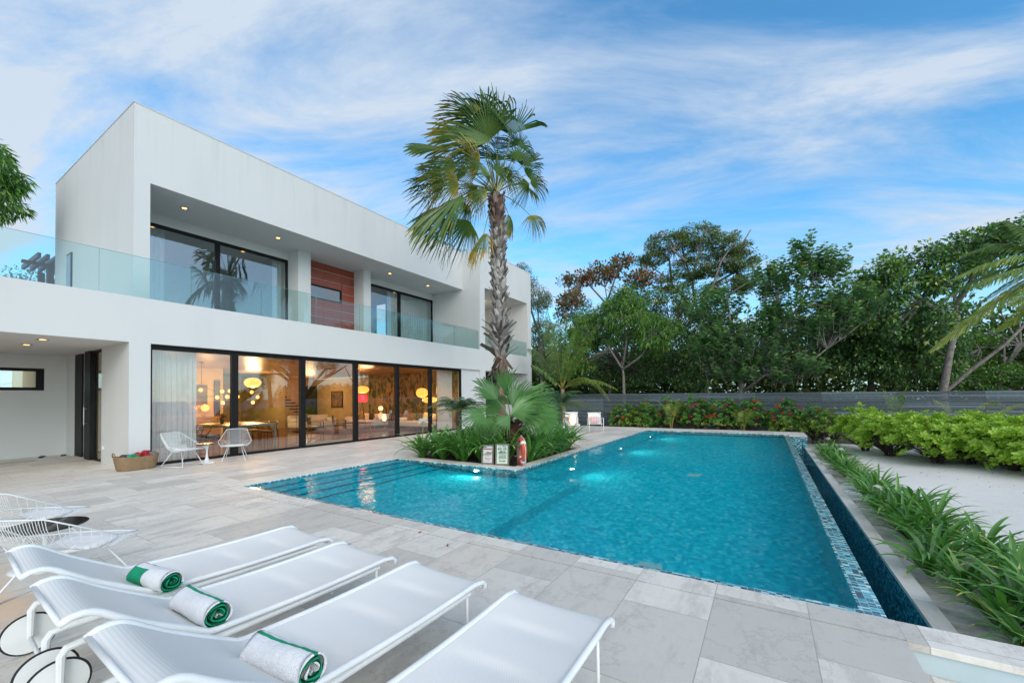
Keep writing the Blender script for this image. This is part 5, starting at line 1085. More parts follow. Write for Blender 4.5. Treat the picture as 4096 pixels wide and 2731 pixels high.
seagrape('big sea grape tree with stacked round leaves filling the middle right of the grove',b,
 [[b]+P2([(1700,905),(1710,840),(1760,780),(1790,700)],24),P2([(1705,900),(1760,860),(1850,840),(1900,800)],24),P2([(1710,850),(1680,760),(1670,680)],24),P2([(1720,840),(1840,700),(1880,620)],24)],
 [(dy(1700,800,24),(2.1,1.0,1.25)),(dy(1640,720,24.5),(1.3,.9,.9)),(dy(1850,740,24),(2.0,1.0,1.3)),(dy(1850,640,24.3),(1.5,.8,.75)),(dy(1760,660,24.3),(.9,.7,.8)),(dy(1845,590,24.3),(.45,.4,.55)),(dy(1640,810,24),(1.2,.8,.9)),(dy(1900,620,24.5),(1.0,.7,.5)),(dy(1760,860,23.6),(2.3,.6,.5)),(dy(1950,720,24.3),(1.1,.8,1.0))],900,G_)
# dark leaved tree to the right
b=dy(2175,905,26); b[2]=-.6
tree('forked_tree','broad dark leaved tree with two leaning grey trunks on the right side of the grove',b,
 [[b]+P2([(2165,905),(2180,820),(2200,730),(2190,660)],26),[b]+P2([(2170,900),(2230,850),(2310,790),(2380,720)],26),P2([(2195,740),(2120,690),(2050,650)],26),P2([(2195,700),(2260,600),(2320,540)],26)],
 [(dy(2090,640,26),(2.1,1.2,.9)),(dy(2200,620,26),(1.9,1.2,.9)),(dy(2300,550,26),(1.5,1.0,.5)),(dy(2000,700,26),(1.6,1.2,1.2)),(dy(2110,740,26.5),(1.9,1.2,1.1)),(dy(2330,520,26),(.8,.8,.35)),(dy(2230,570,26),(1.4,1,.5)),(dy(2100,590,26),(1.2,1,.4)),(dy(2010,630,26),(.8,.8,.5))],LM['dark'],.22,.12,'oval',BK['grey'],group=G_,nclump=170,per=85,cr=.5,droop=.1,r0=.2,rndpow=.85)
b=dy(2000,905,29); b[2]=-.6
tree('shade_tree','dark dense tree filling the gap low behind the sea grape on the right',b,[[b]+P2([(2000,905),(2000,820),(2010,760)],29)],
 [(dy(1980,800,28),(2.0,1.2,1.5)),(dy(2100,830,28),(2.0,1.2,1.1)),(dy(2060,750,28.5),(1.7,1.2,1.2)),(dy(1930,760,28),(1.4,1.2,1.5))],LM['dark'],.22,.12,'oval',BK['dark'],group=G_,nclump=150,per=85,cr=.6,r0=.2)
b=dy(2300,905,31); b[2]=-.6
tree('bare_tree','thin branched leggy tree in front of the pale metal roof at the right edge',b,[[b]+P2([(2290,905),(2300,860),(2310,820)],31)]+[P2([(2305,850),(2330+random.uniform(-30,30),790),e],31) for e in ((2270,760),(2300,720),(2340,700),(2380,740),(2360,790),(2400,800),(2250,800))],
 [(dy(2260,860,31),(1.3,1,.6)),(dy(2340,870,31),(1.5,1,.5)),(dy(2260,780,31.5),(.8,.8,.5)),(dy(2200,860,31),(1.2,.8,.6)),(dy(2400,850,31),(1,.8,.5))],LM['ixora'],.16,.08,'oval',BK['grey'],group=G_,nclump=70,per=60,cr=.5,r0=.12)
b=dy(1560,905,27); b[2]=-.6
tree('undergrowth_tree','shaded thicket of small trees between the mango tree and the sea grape',b,[[b]+P2([(1560,905),(1550,850),(1540,780)],27),P2([(1550,860),(1500,830),(1460,850)],27),P2([(1550,850),(1600,820),(1640,850)],27)],
 [(dy(1540,790,27.5),(1.6,1,1.5)),(dy(1480,850,27.5),(1.6,1,.9)),(dy(1600,740,28),(1.3,1,1.4)),(dy(1590,850,27),(1.5,1,.9)),(dy(1380,850,28),(1.5,1,.9)),(dy(1300,800,29),(1.5,1,1.5)),(dy(1540,700,29),(1.2,1,1.0)),(dy(1490,690,29),(1.4,1,.9)),(dy(1600,690,29),(1.3,1,.8)),(dy(1440,660,30),(1.0,.8,.6)),(dy(1330,720,30),(1.1,.9,1.1))],LM['dark'],.2,.09,'oval',BK['dark'],group=G_,nclump=230,per=80,cr=.6,r0=.14)
# far wood closing the view
lf=LF()
for _ in range(1500):
    x=RG.uniform(-26,34); y=RG.uniform(32,38); hm=4.2 if x>16 else 7.5; hm*=.72+.28*math.sin(x*1.3)**2; z=-.5+hm*RG.uniform(0,1)**.9
    if 14<x<34 and z>2.4: continue
    n=70; d=rdir(n); pos=np.array([x,y,z])+d*(RG.uniform(.3,1,n)**.5)[:,None]*1.1
    lf.leaves(pos,d+rdir(n)*.6,np.array([0,0,1.])+rdir(n)*.7,.40*RG.uniform(.7,1.2,n),.20,'oval',np.clip(RG.beta(2,3,n),0,1))
lf.build('distant_wood',LM['airy'],kind='stuff')
# left edge trees
b=np.array([-24.,-.6,-.6]); tree('mango_tree','mango tree whose dark drooping foliage enters the frame at the upper left edge',b,[[b,b+[0,0,5],b+[.8,1,8.6]],[b+[0,0,5],b+[2.,2.2,8.6]]],[((-20.2,2.05,8.45),(1.0,.95,1.05)),((-20,1.6,9.0),(1.,.8,.7)),((-20.3,1.7,7.7),(.9,.75,.6)),((-21,-.5,9),(1.5,1,1.5))],LM['mango'],.30,.06,'oval',BK['grey'],nclump=120,per=110,cr=.36,droop=1.0)
b=np.array([-30.,3.6,-.6]); tree('small_tree','small light green treetop seen beside the pergola over the left terrace',b,[[b,b+[0,0,4],b+[0,.2,7.5]],[b+[0,0,5],b+[0,.9,7.8]]],[((-30,4.0,7.3),(.6,.7,.5)),((-30,4.8,7.4),(.5,.5,.8)),((-30,5.3,7.2),(.5,.4,.8)),((-30,3.2,7.3),(.5,.4,.3))],LM['airy'],.16,.07,'oval',BK['grey'],nclump=26,per=60,cr=.35)
# ---- palms
def bez(P,n): 
    P=[np.array(p,float) for p in P]; t=np.linspace(0,1,n)[:,None]
    return (1-t)**2*P[0]+2*t*(1-t)*P[1]+t*t*P[2] if len(P)==3 else (1-t)**3*P[0]+3*t*(1-t)**2*P[1]+3*t*t*(1-t)*P[2]+t**3*P[3]
def frond(lf,m,P,n=44,ll=.55,lw=.035,hang=.5,base=.12,rmean=.45,r=.018,wind=(0,0,0)):
    C=bez(P,24); m.tube(C,list(np.linspace(r,r*.25,24)),5)
    t=np.linspace(base,1,n); pts=bez(P,400)[(t*399).astype(int)]; tg=nrmz(np.gradient(bez(P,400),axis=0))[(t*399).astype(int)]
    side=nrmz(np.cross(tg,np.array([0,0,1.]))+1e-6); prof=np.sin(np.pi*np.clip(t*.86+.12,0,1))**.6*ll
    for sg in (-1,1):
        d=nrmz(side*sg+tg*.55+np.array([0,0,.15])+RG.normal(0,.06,(n,3))+np.array(wind)); Ln=(prof*RG.uniform(.85,1.1,n))[:,None]
        p0=pts; p1=p0+d*Ln*.45+np.array([0,0,-1])*hang*Ln*.12; p2=p1+nrmz(d+np.array([0,0,-hang*1.1])+np.array(wind)*.8)*Ln*.33; p3=p2+nrmz(d*.6+np.array([0,0,-hang*2.0])+np.array(wind)*1.2)*Ln*.25
        wv_=nrmz(np.cross(d,side*0+np.array([0,0,1.]))*.5+tg)*lw/2; V=np.stack([p0-wv_*.5,p0+wv_*.5,p1-wv_,p1+wv_,p2-wv_*.8,p2+wv_*.8,p3-wv_*.1,p3+wv_*.1],1).reshape(-1,3)
        F=(np.array([(0,1,3,2),(2,3,5,4),(4,5,7,6)])[None]+(np.arange(n)*8)[:,None,None]).reshape(-1,4)
        lf.add(V,F,np.repeat(np.clip(RG.normal(rmean,.13,n),0,1),3))
def coconut(label,base,top,fronds,depthY,ll=.6,group=None,rt=.12,rm=.45):
    t=empty('coconut_palm',tuple(base),0,label,'palm tree',group); B=np.array(base,float)
    m=MB(); P=bez([B-B,(np.array(top)-B)*.5+np.array([.05,0,0]),np.array(top)-B],14); m.tube(P,list(np.linspace(rt*1.35,rt*.8,14)),12); m.build('trunk',BK['palm'],t,smooth=True)
    for f in fronds:
        lf=LF(); m=MB(); P=[np.array(p)-B for p in f['P']]; frond(lf,m,P,n=f.get('n',46),ll=f.get('ll',ll),hang=f.get('h',.6),rmean=f.get('r',rm),lw=.048,wind=f.get('w',(0,0,0)))
        o=m.build('frond',M['rachis'],t,smooth=True); lf.build('leaflets',LM['coco'],o)
    return t
M['rachis']=mat('frond_midrib',(.32,.30,.07),.5,(.24,.20,.05),4,coord='obj')
Y=20.3; c=dy(1292,893,Y); b=c.copy(); b[2]=-.1
def F_(pts,Y0,dYs,**k): d=dict(P=[dy(x,y,Y0+q) for (x,y),q in zip(pts,dYs)]); d.update(k); return d
wl=(-.35,-.2,0)
coconut('young coconut palm with long arching fronds behind the planter, in front of the fence',b,c,[
 F_([(1292,893),(1262,800),(1258,718)],Y,(0,.1,.4),h=1.0,w=wl),F_([(1292,893),(1290,790),(1302,725)],Y,(0,.2,.6),h=1.0,w=wl),F_([(1292,893),(1310,820),(1372,745)],Y,(0,0,-.2),h=.8,r=.55),
 F_([(1295,893),(1350,850),(1418,895)],Y,(0,-.2,-.5),h=.9,r=.72,ll=.45),F_([(1295,893),(1345,830),(1400,920)],Y,(0,-.6,-1.2),h=.9,r=.62,ll=.45),F_([(1290,893),(1255,850),(1222,838)],Y,(0,-.3,-.9),h=.8,r=.5),
 F_([(1290,893),(1240,800),(1215,800)],Y,(0,.4,.9),h=1.0),F_([(1292,893),(1330,780),(1350,800)],Y,(0,.6,1.3),h=1.0,r=.4),F_([(1292,893),(1275,800),(1280,740)],Y,(0,-.6,-1.2),h=1.0,r=.4),F_([(1292,893),(1310,800),(1325,760)],Y,(0,-.5,-1.0),h=1.,r=.45)],Y,ll=.62)
Y=17.; c=dy(2420,610,Y); b=dy(2349,960,Y); b[2]=-.6
wr=(-.5,-.3,0)
coconut('tall coconut palm leaning at the right edge with yellow green fronds blown to the left',b,c,[
 F_([(2420,610),(2330,660),(2141,806)],Y,(0,-.4,-1.0),h=.9,r=.85,w=wr,n=64,ll=.7),F_([(2420,610),(2290,590),(2151,708)],Y,(0,0,0),h=.8,r=.6,w=wr,n=60,ll=.75),F_([(2420,600),(2330,530),(2210,592)],Y,(0,.4,.9),h=.7,r=.55,w=wr,n=60,ll=.7),
 F_([(2420,600),(2380,530),(2312,508)],Y,(0,.2,.3),h=.4,r=.4,w=wr,n=50),F_([(2420,610),(2350,600),(2240,660)],Y,(0,-1.0,-1.8),h=.9,r=.5,w=wr,n=60,ll=.75),F_([(2420,610),(2370,620),(2250,700)],Y,(0,.8,1.6),h=.9,r=.45,w=wr,n=60,ll=.7),
 F_([(2420,620),(2400,700),(2290,760)],Y,(0,-.5,-.7),h=.8,r=.75,w=wr,n=50,ll=.55),F_([(2420,605),(2340,560),(2195,640)],Y,(0,-.4,-.7),h=.8,r=.7,w=wr,n=64,ll=.75),F_([(2420,615),(2350,660),(2200,745)],Y,(0,.2,.4),h=.8,r=.8,w=wr,n=64,ll=.7),F_([(2420,600),(2370,560),(2270,560)],Y,(0,.9,1.5),h=.7,r=.5,w=wr,n=60,ll=.7),F_([(2420,620),(2390,660),(2320,700)],Y,(0,-.9,-1.6),h=.8,r=.65,w=wr,n=56,ll=.65),F_([(2420,610),(2500,540),(2620,600)],Y,(0,.2,.3),h=.8),F_([(2420,610),(2480,700),(2560,820)],Y,(0,.2,.3),h=.8)],Y,ll=.7)
# fan palms
def fanleaf(lf,hub,axis,nrm_,R_,spread=200,nseg=36,droop=.25,wind=(0,0,0),rm=.45,yel=0.,fold=.0,free=.5):
    a=nrmz(np.array(axis,float)); n=np.array(nrm_,float); n=nrmz(n-a*(n@a)); s=np.cross(a,n); wv_=np.array(wind,float); V=[];F=[];R=[]
    ph=np.radians(np.linspace(-spread/2,spread/2,nseg+1)); rs=[.03,.3,free,.72,.88,1.0]
    for i in range(nseg):
        p0,p1=ph[i],ph[i+1]; pm=(p0+p1)/2; lng=R_*RG.uniform(.86,1.04)*(.80+.20*math.cos(pm*.8)); jit=RG.normal(0,.03); base=len(V); dr=droop*RG.uniform(.5,1.6)
        for q,rr in enumerate(rs):
            hw=(p1-p0)/2*(1. if rr<=free else max(.04,(1-rr)/(1-free)*.72))
            for pp,hgt in ((pm-hw,0),(pm,.06 if rr<.9 else .015),(pm+hw,0)):
                pj=pp+(jit*(rr-free)*2 if rr>free else 0); d=a*math.cos(pj)+s*math.sin(pj)
                cup=fold*abs(math.sin(pj))*rr; ex=max(0,rr-free*.8); v=np.array(hub)+lng*rr*d+n*lng*(hgt*rr*.8+cup)+np.array([0,0,-1.])*dr*lng*ex*ex*2.2+wv_*lng*ex*ex*1.6
                V.append(v)
        for q in range(len(rs)-1):
            b=base+q*3
            F.append((b,b+1,b+4,b+3));F.append((b+1,b+2,b+5,b+4)); c=rm+RG.normal(0,.05)+(yel*(abs(pm)/1.7) if q<3 else yel*.6+.12*(q>=4)); R+=[c-.07,c+.07]  # pleat halves alternate darker and lighter: fold shading put into the colour
    lf.add(np.array(V),np.array(F),np.clip(np.array(R),0,1))
CR=CM[0]; CU=np.array([0,0,1.]); CF=nrmz(np.array([CM[2][0],CM[2][1],0]))
def imdir(deg,dep=0.): return CR*math.cos(rad(deg))+CU*math.sin(rad(deg))+CF*dep
wind=-CR*.9
PB=np.array([-7.17,11.0,-.08]); t=empty('fan_palm',tuple(PB),0,'tall fan palm with shaggy grey trunk rising from the planter in front of the house','palm tree')
dep0=CM[2]@(np.array([-7.25,11.,5])-EYE)
def z4p(x,y,dd=0.): sx_,sy_=1500+x*.7013,250+y*.7015; return EYE+ray(sx_,sy_)*(dep0+dd)
# trunk
path=bez([(0,0,0),(-.05,0,2.5),(-.02,0,5.5),(-.13,0,8.15)],40); rr=[.24-.10*min(1,i/5) if i<6 else (.135 if i<15 else .165) for i in range(40)]
m=MB(); m.tube(path,rr,16); m.build('trunk',wood('ringed_trunk',(.34,.24,.16),(.18,.12,.085),.85,'X',bands=3.),t,smooth=True)
m=MB()
def boots(m,z0,z1,n,rc,ln,out,lo=.5,hi=1.4,down=False):
    for i in range(n):
        z=z0+(z1-z0)*i/n+RG.uniform(-.03,.03); an=i*2.399963+RG.uniform(-.25,.25); c=path[np.argmin(abs(path[:,2]-z))]; o=np.array([math.cos(an),math.sin(an),0]); tn=np.array([-o[1],o[0],0])*(1 if RG.uniform()<.5 else -1)
        L_=ln*RG.uniform(lo,hi); w_=RG.uniform(.045,.085); u=nrmz(np.array([0,0,1.])*(1 if not down else -1)+tn*RG.uniform(-.1,.75)+o*out*RG.uniform(.3,1.6))
        base=np.array([c[0],c[1],z])+o*rc; sdv=nrmz(np.cross(u,o)); p=[base,base+u*L_*.5+o*.01,base+u*L_+o*out*L_*.35]; V=[]
        for k,(q,ww) in enumerate(zip(p,(w_,w_*.85,w_*.5))): V+=[q-sdv*ww,q+o*(.022 if k<2 else .01),q+sdv*ww,q-o*.012]
        F=[]
        for k in range(2):
            for j in range(4): F.append((k*4+j,k*4+(j+1)%4,k*4+4+(j+1)%4,k*4+4+j))
        F.append((8,9,10,11)); m.add(V,F,r=float(RG.uniform()))
boots(m,2.95,8.1,760,.155,.24,.34); boots(m,2.9,3.9,60,.16,.42,.8,.6,1.3); boots(m,2.5,3.0,36,.15,.35,.35,.5,1.3,down=True)
def bootmat():
    m_,t_,b_=newmat('split_leaf_bases'); a_=t_.nodes.new('ShaderNodeAttribute'); a_.attribute_name='rnd'; b_.inputs['Roughness'].default_value=.9
    g_=t_.nodes.new('ShaderNodeNewGeometry'); sp_=t_.nodes.new('ShaderNodeSeparateXYZ'); lk(t_,g_.outputs['Position'],sp_.inputs[0])
    grey=ramp(t_,a_.outputs['Fac'],[(0.,(.05,.04,.035)),(.3,(.15,.125,.11)),(.7,(.36,.33,.30)),(1.,(.60,.57,.54))]); red=ramp(t_,a_.outputs['Fac'],[(0.,(.03,.012,.010)),(.6,(.13,.05,.035)),(1.,(.30,.20,.16))])
    up_=t_.nodes.new('ShaderNodeMapRange'); lk(t_,sp_.outputs[2],up_.inputs[0]); up_.inputs[1].default_value=6.7; up_.inputs[2].default_value=7.4; dn=t_.nodes.new('ShaderNodeMapRange'); lk(t_,sp_.outputs[2],dn.inputs[0]); dn.inputs[1].default_value=3.1; dn.inputs[2].default_value=2.8
    f_=math_(t_,'MAXIMUM',up_.outputs[0],dn.outputs[0]); c_=mixc(t_,math_(t_,'MULTIPLY',f_,.8),grey,red); c_=mixc(t_,math_(t_,'MULTIPLY',noise(t_,50,3),.4),c_,(.06,.045,.04)); lk(t_,c_,b_.inputs['Base Color']); return m_
M['boot']=bootmat(); m.build('leaf_bases',M['boot'],t)
ctop=path[-1]+PB
FL=[(640,455,118,330,.1,.45,.10),(650,458,150,285,-.25,.5,.25),(600,350,100,230,.5,.35,.1),(780,410,95,345,.3,.4,.05),(775,415,118,210,.0,.4,0),(600,590,163,240,-.4,.55,.28),(430,500,165,265,.2,.42,.08),(400,700,172,240,-.2,.42,.22),(500,760,205,320,-.5,.5,.12),
 (430,900,235,240,.3,.4,.12),(540,900,238,250,.1,.42,.2),(620,975,255,170,-.2,.5,.48),(540,815,222,170,.5,.35,.15),(840,590,52,185,.2,.4,.15),(885,690,12,145,-.2,.42,.05),(880,690,212,135,-.1,.45,.0),(885,872,305,150,-.3,.5,.3),(760,865,282,120,.3,.45,.25),
 (640,730,192,130,-.4,.6,.3),(700,500,80,220,.7,.35,.05),(520,640,150,230,.5,.38,.15),(450,820,190,250,.1,.42,.2),(560,520,130,230,.6,.35,.1),(690,560,95,250,.9,.35,0),(470,590,178,230,-.5,.5,.3),(820,480,75,170,.6,.38,.05),(560,300,122,210,.1,.55,.3),(700,330,95,200,.5,.4,.05),(520,430,155,230,.3,.5,.35),(380,640,178,200,.5,.4,.3),(480,700,192,220,-.7,.6,.2),(380,820,215,200,.1,.5,.2),(590,720,215,180,.4,.42,.1),(700,640,60,160,-.3,.5,.1),(660,650,120,170,-.5,.5,.15),(860,640,30,150,.4,.4,.15),(800,560,70,170,.1,.45,.1),(740,640,20,150,.6,.4,.1),(845,700,-20,140,.3,.45,.2)]
m=MB()
for i,(x,y,dg,R_,dd,rm,yl) in enumerate(FL):
    hub=z4p(x,y,dd*1.1); a=imdir(dg,dd*.35+RG.uniform(-.15,.15)); nn=-CF+rdir(1)[0]*.9+CU*.2; R3=R_*.0056*RG.uniform(.86,1.02)*(1.12 if y<500 else .92)
    lf=LF(); fanleaf(lf,hub-PB,a,nn,R3,spread=RG.uniform(120,175),nseg=34,droop=.20+.15*(y>600),wind=wind*.22,rm=rm+.05,yel=yl*1.25+.03,fold=RG.uniform(-.45,.15),free=RG.uniform(.28,.42)); o=lf.build('frond',LM['fan'],t)
    m=MB(); st=ctop+np.array([0,0,.12])-PB; md=(st+hub-PB)/2+np.array([0,0,.22]) if y>650 else (st+hub-PB)/2+(hub-PB-st)*0.05; m.tube(bez([st,md,hub-PB],10),list(np.linspace(.020,.009,10)),6); m.build('petiole',mat('petiole',(.14,.17,.05),.5) if i==0 else bpy.data.materials['petiole'],o,smooth=True)
m=MB()
for i in range(16):
    a=imdir(90+RG.uniform(-38,38),RG.uniform(-.6,.6)); L_=RG.uniform(.5,1.0); m.tube([ctop-PB,ctop-PB+a*L_*.5,ctop-PB+a*L_],[.035,.022,.010],5)
m.build('young_leaf_stalks',mat('pale_stalk',(.34,.36,.17),.6,(.5,.47,.36),3),t)
# short young fan palm in the planter
PB=np.array([-5.82,9.35,-.08]); t=empty('young_fan_palm',tuple(PB),0,'short young fan palm with wide green fans above the pool signs','palm tree'); dep1=CM[2]@(PB+[0,0,1]-EYE)
path=bez([(0,0,0),(.02,0,.5),(0,0,1.0)],12); m=MB(); m.tube(path,[.20]*12,12); boots(m,.1,1.0,110,.17,.22,.8); m.build('trunk',M['boot'] and mat('fibrous_trunk',(.16,.07,.045),.95,(.05,.025,.02),30,4,coord='obj',bmp=1.),t)
def z6p(x,y,dd=0.): return EYE+ray(1500+x*.4252,1400+y*.4252)*(dep1+dd)
F2=[(1015,605,185,265,-.45,.5,230),(1150,470,128,330,.15,.35,120),(1240,430,93,350,.35,.5,60),(1300,560,72,345,-.1,.42,100),(1400,500,45,310,-.15,.62,110),(1275,605,25,330,-.45,.62,120),(1540,620,-8,290,-.35,.6,200),(1530,630,-110,150,-.5,.7,160),(1275,610,215,230,-.6,.6,100),(1015,620,275,215,-.4,.6,120),
 (1130,600,262,260,-.2,.55,110),(1380,560,10,260,.4,.45,180),(1180,560,160,260,.5,.35,160),(1330,520,100,260,.6,.4,140)]
st=np.array([0,0,1.02])
for (x,y,dg,R_,dd,rm,sp) in F2:
    hub=z6p(x,y,dd); a=imdir(dg,dd*.4); nn=-CF+rdir(1)[0]*.55+CU*.8; R3=R_*.4252/1645*(dep1+dd)
    lf=LF(); fanleaf(lf,hub-PB,a,nn,R3*1.05,spread=sp,nseg=max(18,int(sp/5)),droop=.20,wind=CR*.18,rm=rm-.05,yel=.12,free=RG.uniform(.42,.6),fold=RG.uniform(-.25,.15)); o=lf.build('frond',LM['fan2'],t)
    m=MB(); m.tube(bez([st,(st+hub-PB)/2+np.array([0,0,.08]),hub-PB],8),list(np.linspace(.018,.009,8)),6); m.build('petiole',mat('green_petiole',(.16,.26,.08),.5) if x==1015 and y==605 else bpy.data.materials['green_petiole'],o,smooth=True)
# pygmy date palms
def pygmy(label,x,y,z,nf,ln,wind_=(0,0,0)):
    t=empty('pygmy_date_palm',(x,y,-.08),0,label,'palm tree','fine leaved pygmy palms by the planter'); m=MB(); m.tube([(0,0,0),(0,0,z*.5),(0,0,z)],[.10,.085,.10],10); m.build('trunk',BK['dark'],t,smooth=True)
    for i in range(nf):
        a=i*2.4+RG.uniform(-.3,.3); el=RG.uniform(.2,1.25); L_=ln*RG.uniform(.8,1.15); d=np.array([math.cos(a)*math.cos(el),math.sin(a)*math.cos(el),math.sin(el)]); P=[np.array([0,0,z]),np.array([0,0,z])+d*L_*.6+np.array([0,0,.12]),np.array([0,0,z])+d*L_*.85+np.array([math.cos(a),math.sin(a),0])*L_*.3-np.array([0,0,.38*L_])+np.array(wind_)*.4]
        lf=LF(); m=MB(); frond(lf,m,P,n=46,ll=.30,lw=.012,hang=.45,r=.009,rmean=.45,wind=wind_); o=m.build('frond',M['rachis'],t); lf.build('leaflets',LM['roeb'],o)
pygmy('dark fine leaved pygmy palm left of the tall palm trunk, against the house wall',-9.45,11.6,1.15,30,1.05)
pygmy('blurred fine leaved pygmy palm right of the planter in front of the garden chairs',-6.6,14.1,1.25,32,1.15,tuple(CR*.35))
# ---- spider lilies
def lilymesh(seed,nl,ln):
    rg=np.random.default_rng(seed); lf=LF(); 
    for i in range(nl):
        a=i*2.4+rg.uniform(-.4,.4); L_=ln*rg.uniform(.65,1.15); el=rad(rg.uniform(48,84)); bend=rg.uniform(.6,1.9); w_=rg.uniform(.050,.078); S=9; p=np.array([math.cos(a)*.03,math.sin(a)*.03,0.]); h=np.array([math.cos(a),math.sin(a),0]); sdv=np.array([-h[1],h[0],0]); V=[];e=el
        for k in range(S+1):
            u=k/S; ww=w_*(.55+.45*min(1,u*3))*(1 if u<.6 else max(.05,1-((u-.6)/.4)**1.6)); nn=np.array([-h[0]*math.sin(e),-h[1]*math.sin(e),math.cos(e)])
            V+=[p-sdv*ww/2+nn*ww*.22,p,p+sdv*ww/2+nn*ww*.22]
            p=p+(h*math.cos(e)+np.array([0,0,math.sin(e)]))*L_/S; e-=bend/S*(.5+u*1.4)
        F=[]
        for k in range(S): b=k*3; F+= [(b,b+1,b+4,b+3),(b+1,b+2,b+5,b+4)]
        c=np.clip(rg.normal(.5,.16),0,1); tp_=.55 if rg.uniform()<.3 else .08; R=[min(1,c+(tp_ if k>=S-1 else 0)) for k in range(S) for _ in (0,1)]; lf.add(np.array(V),np.array(F),np.array(R))
    return lf
LPROT=[lilymesh(100+i,30+2*i,.78) for i in range(6)]
lmeshes=[]
for i,lf in enumerate(LPROT):
    o=lf.build('spider_lily',LM['lily']); lmeshes.append(o.data); bpy.data.objects.remove(o)
M['petal']=mat('white_petal',(.80,.80,.76),.6)
def flower(parent,h,seed,dx=0,dy_=0):
    rg=np.random.default_rng(seed); m=MB(); top=np.array([dx,dy_,h]); m.tube([(0,0,0),(dx*.5,dy_*.5,h*.6),tuple(top)],.008,6); m.build('flower_stalk',bpy.data.materials['green_petiole'],parent)
    m=MB()
    for i in range(26):
        a=rg.uniform(0,6.28); el=rg.uniform(-.3,1.3); d=np.array([math.cos(a)*math.cos(el),math.sin(a)*math.cos(el),math.sin(el)]); m.tube([top,top+d*.07,top+d*.12-np.array([0,0,.04])],[.004,.006,.002],4)
    m.build('blossom',M['petal'],parent)
def lily(x,y,z,s,rz,label,group,mi,fl=None):
    o=bpy.data.objects.new('spider_lily',lmeshes[mi]); COL.objects.link(o); o.location=(x,y,z); o.rotation_euler=(RG.uniform(-.12,.12),RG.uniform(-.12,.12),rz); o.scale=(s,s,s); tag(o,label,'spider lily',group)
    if fl: flower(o,*fl)
    return o
G1='spider lilies planted in a row along the overflow channel'; n=34
for i in range(n):
    u=i/(n-1); y=4.05+(17.6-4.05)*u**1.0; x=1.66+.12*math.sin(i*1.9)+.10*RG.uniform(-1,1)+.12*(1-u); s=(.76+.11*math.sin(i*2.3))*(1.0-.10*u)
    lb='strap leaved spider lily in the row between the overflow channel and the sand'
    fl=None
    if i==0: lb='large spider lily nearest the camera at the bottom right of the row by the channel'
    if i in (13,27,33): fl=(.72,i,-.1,.05); lb={13:'spider lily with a white blossom halfway along the row by the channel',27:'spider lily with a small white blossom in the far third of the row',33:'last spider lily of the channel row, topped by a white blossom near the bushes'}[i]
    lily(x,y,-.50,s,RG.uniform(0,6.28),lb,G1,i%6,fl)
for i in range(10):
    lily(2.15+RG.uniform(-.1,.15),4.2+.62*i,-.5,.85,RG.uniform(0,6.28),'strap leaved spider lily in the row between the overflow channel and the sand',G1,(i*5)%6)
G2='spider lilies filling the planter'
spots=[(-8.05,8.35),(-7.7,8.45),(-7.3,8.30),(-6.95,8.5),(-6.6,8.3),(-6.25,8.55),(-5.95,8.45),(-5.45,8.55),(-7.9,8.9),(-7.5,9.0),(-7.1,9.0),(-6.7,9.0),(-6.3,9.1),(-7.9,9.5),(-7.5,9.6),(-5.05,9.0),(-5.1,9.5),(-5.15,10.0),(-5.2,10.5),(-5.1,10.9),(-5.2,11.4),(-5.3,11.8),(-5.6,10.0),(-5.6,10.7),(-5.7,11.4),(-6.2,11.6),(-6.5,10.7),(-8.0,10.2),(-7.9,10.9),(-7.4,11.6),(-6.9,11.9)]
for i,(x,y) in enumerate(spots):
    fl=None; lb='dark green spider lily massed with others in the planter around the palms'
    if i==0: fl=(.78,3,.12,-.05); lb='spider lily with a white blossom at the left corner of the planter'
    if i==6: lb='spider lily leaning over the warning sign in the planter'
    if i==16: fl=(.6,4,.1,-.1); lb='spider lily with a white blossom just right of the lifebuoy'
    if i==21: lb='spider lily at the far right tip of the planter towards the garden chairs'
    lily(x,y,-.05,RG.uniform(1.15,1.45),RG.uniform(0,6.28),lb,G2,i%6,fl)
